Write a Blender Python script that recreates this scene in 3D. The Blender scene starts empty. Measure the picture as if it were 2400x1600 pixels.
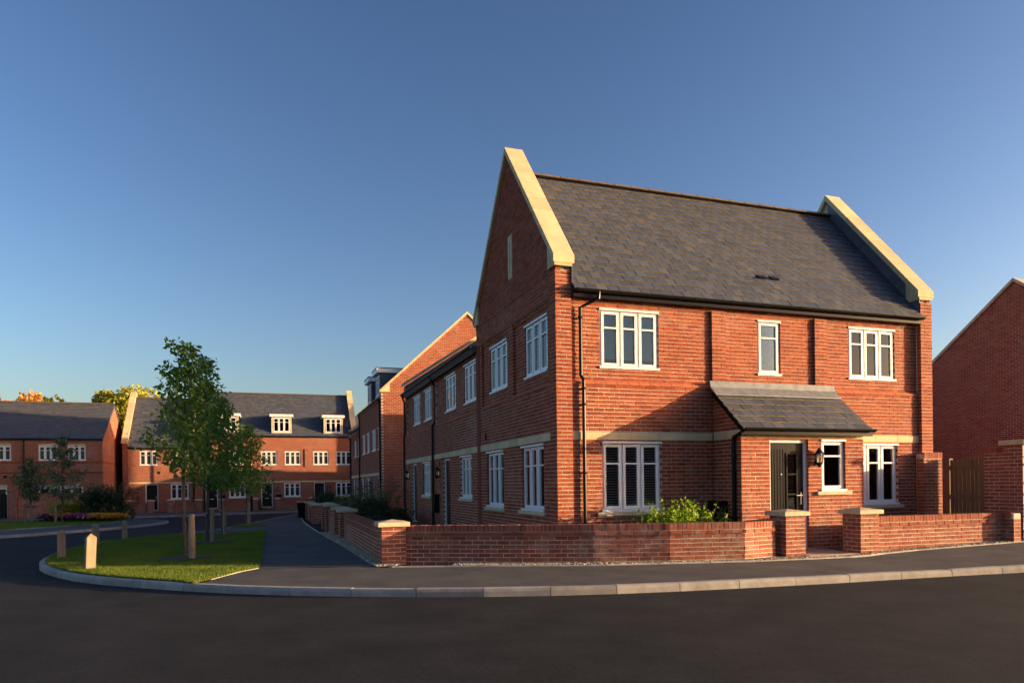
import bpy, math, random
import numpy as np
from mathutils import Vector, Matrix
R = math.radians
random.seed(7)
SC = bpy.context.scene
COL = SC.collection
# ------------------------------------------------------------------ camera, sky, sun, exposure
# house frame: X along the corner house's front, Y towards its back, Z up; (0,0,0) = front corner of the house at pavement level
YAW, ROLL, FPX, PPY = R(18.83), R(-0.704), 1652.8, 1132.3
CAM = Vector((-5.065, -12.220, 1.42))
cam_d = bpy.data.cameras.new('camera'); cam = bpy.data.objects.new('camera', cam_d); COL.objects.link(cam)
right0 = Vector((math.cos(YAW), -math.sin(YAW), 0)); up0 = Vector((0, 0, 1)); fwd = Vector((math.sin(YAW), math.cos(YAW), 0))
rt = right0*math.cos(ROLL) + up0*math.sin(ROLL); up = up0*math.cos(ROLL) - right0*math.sin(ROLL)
m = Matrix((rt, up, -fwd)).transposed().to_4x4(); m.translation = CAM
cam.matrix_world = m
cam_d.sensor_width = 36; cam_d.lens = 36*FPX/2400
cam_d.shift_y = (PPY-800)/2400; cam_d.clip_start = .1; cam_d.clip_end = 3000
SC.camera = cam

SUN_EL = 6.3
SUN_DIR = Vector((math.cos(R(20.5)), -math.sin(R(20.5)), math.tan(R(SUN_EL)))).normalized()   # towards the sun
w = bpy.data.worlds.new('World'); SC.world = w; w.use_nodes = True
nt = w.node_tree; nt.nodes.clear()
out = nt.nodes.new('ShaderNodeOutputWorld'); bg = nt.nodes.new('ShaderNodeBackground'); sky = nt.nodes.new('ShaderNodeTexSky')
sky.sky_type = 'NISHITA'; sky.sun_disc = False; sky.sun_elevation = R(SUN_EL)
sky.sun_rotation = math.atan2(SUN_DIR.x, SUN_DIR.y)
sky.altitude = 50; sky.air_density = 1.0; sky.dust_density = 1.9; sky.ozone_density = 2.1
bg.inputs['Strength'].default_value = 0.082
ga = nt.nodes.new('ShaderNodeGamma'); ga.inputs['Gamma'].default_value = 1.42      # the photograph's contrasty clear sky
wb = nt.nodes.new('ShaderNodeMix'); wb.data_type = 'RGBA'; wb.blend_type = 'MULTIPLY'; wb.inputs[0].default_value = 1; wb.inputs[7].default_value = (1.12, .95, 1.0, 1)
nt.links.new(sky.outputs[0], ga.inputs['Color']); nt.links.new(ga.outputs[0], wb.inputs[6]); nt.links.new(wb.outputs[2], bg.inputs['Color']); nt.links.new(bg.outputs[0], out.inputs['Surface'])
sd = bpy.data.lights.new('sun', 'SUN'); sd.energy = 5.0; sd.angle = R(.5); sd.color = (1.0, .70, .38)
so = bpy.data.objects.new('sun', sd); COL.objects.link(so)
so.rotation_euler = (-SUN_DIR).to_track_quat('-Z', 'Y').to_euler(); so.location = (30, -20, 30)
SC.view_settings.view_transform = 'Standard'; SC.view_settings.look = 'None'
SC.view_settings.exposure = 1.4; SC.view_settings.gamma = 1; SC.view_settings.use_curve_mapping = False

# ------------------------------------------------------------------ ground height
WT = [-50, 0.5, 8, 15.6, 23, 30, 48, 100]; ZT = [0, 0, -.085, -.19, -.33, -.39, -.45, -.5]
def g(u, v):
    return float(np.interp(v, WT, ZT)) + min(max(u-5, 0), 12)*.025*min(max((12-v)/10, 0), 1)

# ------------------------------------------------------------------ materials
MATS = {}
def newmat(name):
    mt = bpy.data.materials.new(name); mt.use_nodes = True
    n = mt.node_tree; n.nodes.clear()
    o = n.nodes.new('ShaderNodeOutputMaterial'); p = n.nodes.new('ShaderNodeBsdfPrincipled')
    n.links.new(p.outputs[0], o.inputs['Surface'])
    MATS[name] = mt
    return mt, n, p
def N(n, t, **kw):
    nd = n.nodes.new(t)
    for k, v in kw.items():
        if k in nd.inputs: nd.inputs[k].default_value = v
        else: setattr(nd, k, v)
    return nd
def ramp(n, fac, stops):
    r = n.nodes.new('ShaderNodeValToRGB')
    e = r.color_ramp.elements
    while len(e) < len(stops): e.new(.5)
    for el, (p, c) in zip(e, stops):
        el.position = p; el.color = (*c, 1)
    n.links.new(fac, r.inputs[0]); return r.outputs[0]
def mixc(n, fac, a, b, mode='MIX'):
    m = n.nodes.new('ShaderNodeMix'); m.data_type = 'RGBA'; m.blend_type = mode
    for s, i in ((fac, 0), (a, 6), (b, 7)):
        if isinstance(s, bpy.types.NodeSocket): n.links.new(s, m.inputs[i])
        elif isinstance(s, (int, float)): m.inputs[i].default_value = s
        else: m.inputs[i].default_value = (*s, 1)
    return m.outputs[2]
def noise(n, scale, detail=4, rough=.6, vec=None, w=None):
    t = N(n, 'ShaderNodeTexNoise', Scale=scale, Detail=detail, Roughness=rough)
    if vec is None:
        ge = n.nodes.new('ShaderNodeNewGeometry'); vec = ge.outputs['Position']
    n.links.new(vec, t.inputs['Vector']); return t.outputs[0]
def piece_random(n):
    ge = n.nodes.new('ShaderNodeNewGeometry'); oi = n.nodes.new('ShaderNodeObjectInfo')
    a = N(n, 'ShaderNodeMath', operation='ADD'); n.links.new(ge.outputs['Random Per Island'], a.inputs[0]); n.links.new(oi.outputs['Random'], a.inputs[1])
    f = N(n, 'ShaderNodeMath', operation='FRACT'); n.links.new(a.outputs[0], f.inputs[0]); return f.outputs[0]
def bump(n, p, h, strength=.3, dist=.01):
    b = N(n, 'ShaderNodeBump', Strength=strength, Distance=dist); n.links.new(h, b.inputs['Height']); n.links.new(b.outputs[0], p.inputs['Normal'])
def simple(name, col, rough=.6, var=.15, scale=12, metal=0, spec=.5, bstr=0, bscale=60, per_piece=0):
    mt, n, p = newmat(name)
    c = noise(n, scale)
    lo = tuple(x*(1-var) for x in col); hi = tuple(x*(1+var) for x in col)
    cc = ramp(n, c, [(.3, lo), (.7, hi)])
    if per_piece:
        rv = piece_random(n)
        k = ramp(n, rv, [(0, (1-per_piece,)*3), (1, (1+per_piece,)*3)])
        cc = mixc(n, 1.0, cc, k, 'MULTIPLY')
    n.links.new(cc, p.inputs['Base Color'])
    p.inputs['Roughness'].default_value = rough; p.inputs['Metallic'].default_value = metal; p.inputs['Specular IOR Level'].default_value = spec
    if bstr: bump(n, p, noise(n, bscale), bstr, .01)
    return mt

def make_brick(name, stops, bloom=.25):
    mt, n, p = newmat(name)
    rv = piece_random(n)
    c = ramp(n, rv, stops)
    fine = noise(n, 55, 5, .7)
    c = mixc(n, 1.0, c, ramp(n, fine, [(.25, (.72,.70,.70)), (.75, (1.22,1.2,1.18))]), 'MULTIPLY')
    big = noise(n, .55, 3, .6); med = noise(n, 5, 5, .7)
    mm = N(n, 'ShaderNodeMath', operation='MULTIPLY'); n.links.new(big, mm.inputs[0]); n.links.new(med, mm.inputs[1])
    f = N(n, 'ShaderNodeMapRange'); f.inputs['From Min'].default_value = .27; f.inputs['From Max'].default_value = .46; f.inputs['To Max'].default_value = bloom
    n.links.new(mm.outputs[0], f.inputs['Value'])
    c = mixc(n, f.outputs[0], c, (.46,.36,.30))
    n.links.new(c, p.inputs['Base Color']); p.inputs['Roughness'].default_value = .88; p.inputs['Specular IOR Level'].default_value = .25
    bump(n, p, noise(n, 160, 4, .7), .5, .004)
BR = [(0, (.21,.044,.020)), (.3, (.275,.060,.025)), (.6, (.315,.074,.030)), (.85, (.345,.095,.042)), (1, (.23,.054,.028))]
make_brick('brick', BR)
make_brick('wall_brick', [(0, (.22,.060,.038)), (.4, (.285,.085,.05)), (.7, (.33,.11,.068)), (1, (.25,.075,.05))], .5)
make_brick('plinth_brick', [(0, (.40,.125,.065)), (1, (.46,.15,.08))], .1)
simple('mortar', (.56,.50,.40), .95, .2, 9, bstr=.5, bscale=120)
simple('stone', (.58,.455,.265), .85, .15, 2.2, bstr=.3, bscale=90, per_piece=.12)
simple('cap_stone', (.55,.45,.295), .85, .16, 5, bstr=.3, bscale=90, per_piece=.06)
# slate
mt, n, p = newmat('slate')
rv = piece_random(n)
c = ramp(n, rv, [(0, (.046,.060,.086)), (.5, (.060,.076,.106)), (.92, (.074,.090,.120)), (1, (.098,.104,.112))])
tc = n.nodes.new('ShaderNodeNewGeometry'); mp = N(n, 'ShaderNodeMapping'); mp.inputs['Scale'].default_value = (30, 9, 9); n.links.new(tc.outputs['Position'], mp.inputs[0])
st = noise(n, 1.2, 5, .7, mp.outputs[0])
c = mixc(n, 1.0, c, ramp(n, st, [(.25, (.82,.82,.82)), (.75, (1.15,1.15,1.15))]), 'MULTIPLY')
n.links.new(c, p.inputs['Base Color']); p.inputs['Roughness'].default_value = .52; p.inputs['Specular IOR Level'].default_value = .45
bump(n, p, st, .35, .006)
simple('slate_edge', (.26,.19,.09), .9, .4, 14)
simple('lead', (.085,.097,.115), .5, .22, 6, spec=.5, bstr=.15, bscale=20)
simple('pale_lead', (.17,.185,.20), .5, .25, 7, spec=.5, bstr=.15, bscale=20)
simple('ridge_clay', (.115,.08,.062), .8, .2, 10, per_piece=.12)
simple('white_frame', (.78,.79,.80), .35, .03, 5)
simple('black_plastic', (.010,.010,.011), .28, .2, 5, spec=.18)
simple('black_door', (.012,.013,.015), .3, .1, 4, spec=.15)
simple('grey_clad', (.045,.06,.08), .5, .1, 4)
simple('steel', (.6,.6,.62), .25, .05, 5, metal=1)
simple('blind', (.80,.79,.76), .6, .05, 5)
simple('curtain', (.50,.53,.55), .9, .12, 7)
simple('interior', (.10,.09,.08), .9, .1, 3)
simple('kerb_concrete', (.30,.285,.265), .9, .22, 5, bstr=.3, bscale=90, per_piece=.13)
simple('edging_concrete', (.36,.34,.29), .9, .25, 6, bstr=.3, bscale=90, per_piece=.1)
simple('paving_buff', (.40,.31,.23), .9, .18, 5, bstr=.25, bscale=60, per_piece=.1)
simple('soil', (.045,.032,.024), .95, .35, 8, bstr=.8, bscale=25)
simple('garden_ground', (.07,.06,.045), .95, .3, 3, bstr=.6, bscale=25)
simple('grass_base', (.05,.085,.018), .95, .35, 6, bstr=.8, bscale=40)
def asphalt(name, col, warm, sp, bs):
    mt, n, p = newmat(name)
    a = noise(n, 70, 4, .85); b = noise(n, 1.3, 4, .6); e = noise(n, 18, 4, .6)
    c = ramp(n, b, [(.3, tuple(x*.82 for x in col)), (.7, tuple(x*1.22 for x in warm))])
    c = mixc(n, 1.0, c, ramp(n, a, [(.3, (.5,.5,.5)), (.55, (1,1,1)), (.72, (1.5,1.48,1.42)), (.80, (3.4,3.1,2.7))]), 'MULTIPLY')
    c = mixc(n, 1.0, c, ramp(n, e, [(.3, (.86,.86,.86)), (.7, (1.12,1.12,1.12))]), 'MULTIPLY')
    n.links.new(c, p.inputs['Base Color']); p.inputs['Roughness'].default_value = .93; p.inputs['Specular IOR Level'].default_value = sp
    bump(n, p, a, bs, .006)
asphalt('road_asphalt', (.0245,.0265,.0295), (.028,.0295,.032), .10, .5)
asphalt('path_asphalt', (.078,.080,.086), (.092,.090,.088), .2, .6)
simple('gravel', (.42,.35,.25), .9, .25, 30, per_piece=.55)
def leafmat(name, c0, c1, trans=.35):
    mt, n, p = newmat(name)
    rv = piece_random(n)
    c = ramp(n, rv, [(0, c0), (1, c1)])
    if 'grass' in name: c = mixc(n, 1.0, c, ramp(n, noise(n, 1.1, 5, .65), [(.33, (.62,.70,.62)), (.5, (1,1,1)), (.68, (1.45,1.22,1.0))]), 'MULTIPLY')
    n.links.new(c, p.inputs['Base Color']); p.inputs['Roughness'].default_value = .5; p.inputs['Specular IOR Level'].default_value = .3
    tr = n.nodes.new('ShaderNodeBsdfTranslucent'); n.links.new(mixc(n, 1.0, c, (1.5,1.5,.8), 'MULTIPLY'), tr.inputs['Color'])
    mx = n.nodes.new('ShaderNodeMixShader'); mx.inputs[0].default_value = trans
    o = [x for x in n.nodes if x.type == 'OUTPUT_MATERIAL'][0]
    n.links.new(p.outputs[0], mx.inputs[1]); n.links.new(tr.outputs[0], mx.inputs[2]); n.links.new(mx.outputs[0], o.inputs['Surface'])
leafmat('leaf', (.10,.19,.034), (.18,.29,.055))
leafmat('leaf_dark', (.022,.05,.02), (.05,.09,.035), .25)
leafmat('leaf_bright', (.14,.26,.025), (.30,.42,.05), .45)
leafmat('leaf_gold', (.20,.23,.03), (.42,.38,.06), .35)
leafmat('leaf_orange', (.42,.14,.02), (.62,.28,.04), .35)
leafmat('leaf_grey', (.075,.11,.06), (.13,.165,.09), .3)
leafmat('grass_blade', (.085,.135,.018), (.165,.225,.035), .4)
leafmat('flower_orange', (.55,.17,.01), (.65,.34,.02), .3)
leafmat('flower_pink', (.38,.03,.15), (.50,.08,.25), .3)
leafmat('flower_purple', (.14,.03,.14), (.25,.05,.18), .3)
leafmat('flower_white', (.55,.55,.50), (.65,.65,.6), .3)
simple('bark', (.10,.075,.055), .9, .35, 25, bstr=.7, bscale=60)
# timber
def timber(name, c0, c1, axis):
    mt, n, p = newmat(name)
    ge = n.nodes.new('ShaderNodeNewGeometry'); mp = N(n, 'ShaderNodeMapping'); mp.inputs['Scale'].default_value = axis; n.links.new(ge.outputs['Position'], mp.inputs[0])
    a = noise(n, 1.0, 5, .65, mp.outputs[0]); rv = piece_random(n)
    c = ramp(n, a, [(.28, c0), (.72, c1)])
    c = mixc(n, 1.0, c, ramp(n, rv, [(0, (.82,.82,.82)), (1, (1.15,1.13,1.1))]), 'MULTIPLY')
    kn = N(n, 'ShaderNodeTexVoronoi', Scale=5.5); mp2 = N(n, 'ShaderNodeMapping'); mp2.inputs['Scale'].default_value = (1.6,1.6,.9); n.links.new(ge.outputs['Position'], mp2.inputs[0]); n.links.new(mp2.outputs[0], kn.inputs['Vector'])
    c = mixc(n, 1.0, c, ramp(n, kn.outputs['Distance'], [(.07, (.25,.2,.17)), (.12, (1,1,1))]), 'MULTIPLY')
    n.links.new(c, p.inputs['Base Color']); p.inputs['Roughness'].default_value = .8
    bump(n, p, a, .4, .005)
timber('post_wood', (.20,.145,.095), (.36,.275,.18), (40,40,3))
timber('gate_wood', (.11,.065,.036), (.20,.125,.072), (50,50,2.5))
# glass
def glass(name, tint, mult, rough=.01):
    mt, n, p = newmat(name); n.nodes.remove(p)
    o = [x for x in n.nodes if x.type == 'OUTPUT_MATERIAL'][0]
    t = n.nodes.new('ShaderNodeBsdfTransparent'); t.inputs[0].default_value = (*tint, 1)
    gl = n.nodes.new('ShaderNodeBsdfGlossy'); gl.inputs['Roughness'].default_value = rough; gl.inputs['Color'].default_value = (1,1,1,1)
    fr = N(n, 'ShaderNodeFresnel', IOR=1.5); mu = N(n, 'ShaderNodeMath', operation='MULTIPLY'); mu.use_clamp = True; mu.inputs[1].default_value = mult
    n.links.new(fr.outputs[0], mu.inputs[0]); mx = n.nodes.new('ShaderNodeMixShader')
    n.links.new(mu.outputs[0], mx.inputs[0]); n.links.new(t.outputs[0], mx.inputs[1]); n.links.new(gl.outputs[0], mx.inputs[2]); n.links.new(mx.outputs[0], o.inputs['Surface'])
glass('window_glass', (.80,.84,.84), 1.0)
glass('lamp_glass', (.9,.88,.8), 1.3)
simple('far_glass', (.018,.020,.024), .06, .1, 3, spec=.7)
simple('blue_tape', (.02,.12,.40), .6, .1, 5)
simple('lamp_bulb', (.75,.70,.60), .4, .05, 5)

# ------------------------------------------------------------------ mesh helpers
class MB:
    def __init__(s): s.v = []; s.f = []; s.m = []
    def poly(s, pts, mat=0):
        b = len(s.v); s.v.extend(tuple(p) for p in pts); s.f.append(tuple(range(b, b+len(pts)))); s.m.append(mat)
    def hexa(s, P, mats=0, skip=()):
        # P: 8 corners, 0-3 bottom ring, 4-7 top ring
        b = len(s.v); s.v.extend(tuple(p) for p in P)
        F = [(0,3,2,1),(4,5,6,7),(0,1,5,4),(1,2,6,5),(2,3,7,6),(3,0,4,7)]
        for i, q in enumerate(F):
            if i in skip: continue
            s.f.append(tuple(b+k for k in q)); s.m.append(mats if isinstance(mats, int) else mats[i])
    def box(s, x0, x1, y0, y1, z0, z1, mat=0):
        s.hexa([(x0,y0,z0),(x1,y0,z0),(x1,y1,z0),(x0,y1,z0),(x0,y0,z1),(x1,y0,z1),(x1,y1,z1),(x0,y1,z1)], mat)
    def prism(s, A, B, mat=0, caps=True):
        b = len(s.v); n = len(A); s.v.extend(tuple(p) for p in A); s.v.extend(tuple(p) for p in B)
        for i in range(n):
            j = (i+1) % n; s.f.append((b+i, b+j, b+n+j, b+n+i)); s.m.append(mat)
        if caps:
            s.f.append(tuple(range(b+n-1, b-1, -1))); s.m.append(mat); s.f.append(tuple(range(b+n, b+2*n))); s.m.append(mat)
    def tube(s, pts, rad, seg=8, mat=0):
        pts = [Vector(p) for p in pts]; rings = []
        if not isinstance(rad, (list, tuple)): rad = [rad]*len(pts)
        prev = None
        for i, p in enumerate(pts):
            d = (pts[min(i+1, len(pts)-1)] - pts[max(i-1, 0)]).normalized()
            if prev is None:
                a = d.orthogonal().normalized()
            else:
                a = (prev - d*prev.dot(d)); a = a.normalized() if a.length > 1e-6 else d.orthogonal().normalized()
            prev = a; b = d.cross(a)
            base = len(s.v); rings.append(base)
            for k in range(seg):
                t = 2*math.pi*k/seg; s.v.append(tuple(p + (a*math.cos(t) + b*math.sin(t))*rad[i]))
        for r0, r1 in zip(rings, rings[1:]):
            for k in range(seg):
                k2 = (k+1) % seg; s.f.append((r0+k, r0+k2, r1+k2, r1+k)); s.m.append(mat)
        s.f.append(tuple(rings[0]+k for k in reversed(range(seg)))); s.m.append(mat)
        s.f.append(tuple(rings[-1]+k for k in range(seg))); s.m.append(mat)
    def lathe(s, c, prof, seg=12, mat=0):
        rings = []
        for r, z in prof:
            b = len(s.v); rings.append(b)
            for k in range(seg):
                t = 2*math.pi*k/seg; s.v.append((c[0]+r*math.cos(t), c[1]+r*math.sin(t), c[2]+z))
        for r0, r1 in zip(rings, rings[1:]):
            for k in range(seg):
                k2 = (k+1) % seg; s.f.append((r0+k, r0+k2, r1+k2, r1+k)); s.m.append(mat)
        s.f.append(tuple(rings[0]+k for k in reversed(range(seg)))); s.m.append(mat)
        s.f.append(tuple(rings[-1]+k for k in range(seg))); s.m.append(mat)
    def mesh(s, name, mats, base=(0,0,0), smooth=False):
        me = bpy.data.meshes.new(name)
        bx, by, bz = base
        me.from_pydata([(x-bx, y-by, z-bz) for x, y, z in s.v], [], s.f)
        if isinstance(mats, str): mats = [mats]
        for q in mats: me.materials.append(MATS[q])
        if len(mats) > 1: me.polygons.foreach_set('material_index', s.m)
        if smooth: me.polygons.foreach_set('use_smooth', [True]*len(s.f))
        me.update(); return me
    def build(s, name, mats, parent=None, smooth=False, loc=None):
        base = wloc(parent) if parent is not None else (loc or (0,0,0))
        o = bpy.data.objects.new(name, s.mesh(name, mats, base, smooth)); COL.objects.link(o)
        if parent is not None: o.parent = parent
        else: o.location = base
        return o
WL = {}
def wloc(o):
    p = Vector((0,0,0))
    while o is not None: p += o.location; o = o.parent
    return tuple(p)
def tag(o, label=None, cat=None, group=None, kind=None):
    for k, v in (('label', label), ('category', cat), ('group', group), ('kind', kind)):
        if v: o[k] = v
    return o
def thing(name, label, cat, loc, group=None):
    o = bpy.data.objects.new(name, None); COL.objects.link(o); o.location = loc; o.empty_display_size = .2
    return tag(o, label, cat, group)
def npmesh(name, V, F, mats, parent=None, loc=(0,0,0), mi=None):
    # V (n,3) float array, F (m,k) int array
    me = bpy.data.meshes.new(name); k = F.shape[1]
    base = np.array(wloc(parent) if parent is not None else loc)
    me.vertices.add(len(V)); me.vertices.foreach_set('co', (V-base).astype(np.float32).ravel())
    me.loops.add(F.size); me.loops.foreach_set('vertex_index', F.astype(np.int32).ravel())
    me.polygons.add(len(F)); me.polygons.foreach_set('loop_start', np.arange(0, F.size, k, dtype=np.int32))
    try: me.polygons.foreach_set('loop_total', np.full(len(F), k, dtype=np.int32))
    except Exception: pass
    if isinstance(mats, str): mats = [mats]
    for q in mats: me.materials.append(MATS[q])
    if mi is not None: me.polygons.foreach_set('material_index', mi.astype(np.int32))
    me.update(calc_edges=True)
    o = bpy.data.objects.new(name, me); COL.objects.link(o)
    if parent is not None: o.parent = parent
    else: o.location = loc
    return o

# ------------------------------------------------------------------ wall frames and brickwork
class Fr:
    # a runs along the wall, d is the outward distance, z is up
    def __init__(s, x, y, ang): s.o = (x, y); s.ang = ang; s.t = (math.cos(ang), math.sin(ang)); s.n = (math.sin(ang), -math.cos(ang))
    def P(s, a, d, z): return (s.o[0]+a*s.t[0]+d*s.n[0], s.o[1]+a*s.t[1]+d*s.n[1], z)
    def box(s, mb, a0, a1, d0, d1, z0, z1, mat=0, skip=()):
        P = s.P
        mb.hexa([P(a0,d1,z0),P(a1,d1,z0),P(a1,d0,z0),P(a0,d0,z0),P(a0,d1,z1),P(a1,d1,z1),P(a1,d0,z1),P(a0,d0,z1)], mat, skip)
    def prism(s, mb, pts, d0, d1, mat=0):
        mb.prism([s.P(a, d0, z) for a, z in pts], [s.P(a, d1, z) for a, z in pts], mat)
def rsub(rects, h):
    o = []
    for (a0,a1,z0,z1) in rects:
        b0,b1,y0,y1 = h
        if b0 >= a1-1e-5 or b1 <= a0+1e-5 or y0 >= z1-1e-5 or y1 <= z0+1e-5: o.append((a0,a1,z0,z1)); continue
        if b0 > a0: o.append((a0,b0,z0,z1))
        if b1 < a1: o.append((b1,a1,z0,z1))
        m0, m1 = max(a0,b0), min(a1,b1)
        if y0 > z0: o.append((m0,m1,z0,y0))
        if y1 < z1: o.append((m0,m1,y1,z1))
    return o
def clip(poly, half):
    for (A, B, Cc) in half:     # keep A*a+B*z<=C
        o = []
        for i in range(len(poly)):
            p, q = poly[i], poly[(i+1) % len(poly)]
            fp, fq = A*p[0]+B*p[1]-Cc, A*q[0]+B*q[1]-Cc
            if fp <= 0: o.append(p)
            if (fp < 0 < fq) or (fq < 0 < fp):
                t = fp/(fp-fq); o.append((p[0]+(q[0]-p[0])*t, p[1]+(q[1]-p[1])*t))
        poly = o
        if len(poly) < 3: return None
    return poly
BL, BH, BT, J = .215, .065, .1025, .010
def bricks_in(a0, a1, z0, z1, holes=(), half=None, zbase=0.0, own=0, c0=False, c1=False, d=0.0, aorg=None):
    """list of (a0,a1,z0,z1,d,poly) bricks of one flat region in stretcher bond"""
    out = []
    aorg = a0 if aorg is None else aorg
    r0 = int(math.floor((z0-zbase)/.075+1e-6)); r1 = int(math.ceil((z1-zbase)/.075-1e-6))
    for r in range(r0, r1):
        zb, zt = zbase+r*.075+J/2, zbase+(r+1)*.075-J/2
        zb, zt = max(zb, z0), min(zt, z1)
        if zt-zb < .012: continue
        mine = (r+own) % 2 == 0
        off = 0 if mine else .1125
        s, e = a0, a1
        if c0 and not mine: s = a0+.1125
        if c1 and not mine: e = a1-.1125
        k0 = int(math.floor((s-aorg-off)/.225))
        k1 = int(math.ceil((e-aorg-off)/.225))
        for k in range(k0, k1+1):
            x0 = aorg+off+k*.225; x1 = x0+BL
            if c0 or abs(aorg-a0) < 1e-6: pass
            x0c, x1c = max(x0, s), min(x1, e)
            if x1c-x0c < .02: continue
            rects = [(x0c, x1c, zb, zt)]
            for h in holes: rects = rsub(rects, h)
            for q in rects:
                if q[1]-q[0] < .018 or q[3]-q[2] < .012: continue
                pl = None
                if half:
                    pl0 = [(q[0],q[2]),(q[1],q[2]),(q[1],q[3]),(q[0],q[3])]
                    pl = clip(pl0, half)
                    if pl is None: continue
                    if len(pl) == 4 and all(abs(u[0]-v[0])+abs(u[1]-v[1]) < 1e-6 for u, v in zip(pl, pl0)): pl = None
                out.append((*q, d, pl))
    return out
BRICK_ME = {}
def brick_mesh(mat):
    if mat in BRICK_ME: return BRICK_ME[mat]
    mb = MB(); c = .004; L, D, H = BL/2, BT/2, BH/2
    # front face chamfered slightly (front is -Y locally)
    mb.v += [(-L+c,-D,-H+c),(L-c,-D,-H+c),(L-c,-D,H-c),(-L+c,-D,H-c),(-L,-D+c,-H),(L,-D+c,-H),(L,-D+c,H),(-L,-D+c,H),(-L,D,-H),(L,D,-H),(L,D,H),(-L,D,H)]
    mb.f += [(0,1,2,3),(4,5,1,0),(5,6,2,1),(6,7,3,2),(7,4,0,3),(4,8,9,5),(5,9,10,6),(6,10,11,7),(7,11,8,4)]
    mb.m = [0]*9
    BRICK_ME[mat] = mb.mesh('brick', mat); return BRICK_ME[mat]
def lay_bricks(items, mat='brick', limit=300, name='brickwork'):
    """items: (frame, parent, brick); the largest in view become objects, the rest one mesh per parent"""
    rnd = random.Random(len(items))
    sc = []
    for i, (fr, par, b) in enumerate(items):
        a, z = (b[0]+b[1])/2, (b[2]+b[3])/2
        p = Vector(fr.P(a, b[4], z)); v = CAM-p; dist = v.length
        nrm = Vector((fr.n[0], fr.n[1], 0)); cs = v.dot(nrm)/dist
        full = b[5] is None and abs(b[1]-b[0]-BL) < 1e-4 and abs(b[3]-b[2]-BH) < 1e-4
        f = (p-CAM); yy = f.dot(fwd); xx = f.dot(right0)
        inview = yy > 0 and abs(xx/yy) < .73 and -.28 < f.z/yy < .7
        sc.append((cs/(dist*dist) if (full and cs > 0.02 and inview) else -1, i))
    sc.sort(reverse=True)
    single = {i for s, i in sc[:limit] if s > 0}
    bulk = {}
    for i, (fr, par, b) in enumerate(items):
        jd = rnd.uniform(-.0025, .0025)
        if i in single:
            o = bpy.data.objects.new('brick', brick_mesh(mat)); COL.objects.link(o); o.parent = par
            p = Vector(fr.P((b[0]+b[1])/2, b[4]-BT/2+jd, (b[2]+b[3])/2)) - Vector(wloc(par))
            o.location = p; o.rotation_euler = (rnd.uniform(-.008,.008), rnd.uniform(-.006,.006), fr.ang+rnd.uniform(-.006,.006))
        else:
            mb = bulk.setdefault(par.name, (par, MB()))[1]
            d = b[4]+jd
            if b[5] is None:
                q = [rnd.uniform(-.0015,.0015) for _ in range(4)]
                a0,a1,z0,z1 = b[0]+q[0]*.6, b[1]+q[1]*.6, b[2]+q[2]*.6, b[3]+q[3]*.6
                fr.box(mb, a0, a1, d-BT, d, z0, z1, 0, skip=(4,))
            else:
                A = [fr.P(a, d, z) for a, z in b[5]]; B = [fr.P(a, d-BT, z) for a, z in b[5]]
                n = len(A); bb = len(mb.v); mb.v += A+B
                mb.f.append(tuple(range(bb, bb+n))); mb.m.append(0)
                for k in range(n):
                    k2 = (k+1) % n; mb.f.append((bb+k, bb+n+k, bb+n+k2, bb+k2)); mb.m.append(0)
    for par, mb in bulk.values():
        tag(mb.build(name, mat, par), kind='stuff')
def slab(mb, fr, a0, a1, z0, z1, d, back, holes=(), mat=0, e=.004):
    rects = [(a0,a1,z0,z1)]
    for h in holes: rects = rsub(rects, (h[0]-e, h[1]+e, h[2]-e, h[3]+e))
    for q in rects: fr.box(mb, q[0], q[1], back, d-.0045, q[2], q[3], mat)

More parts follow.
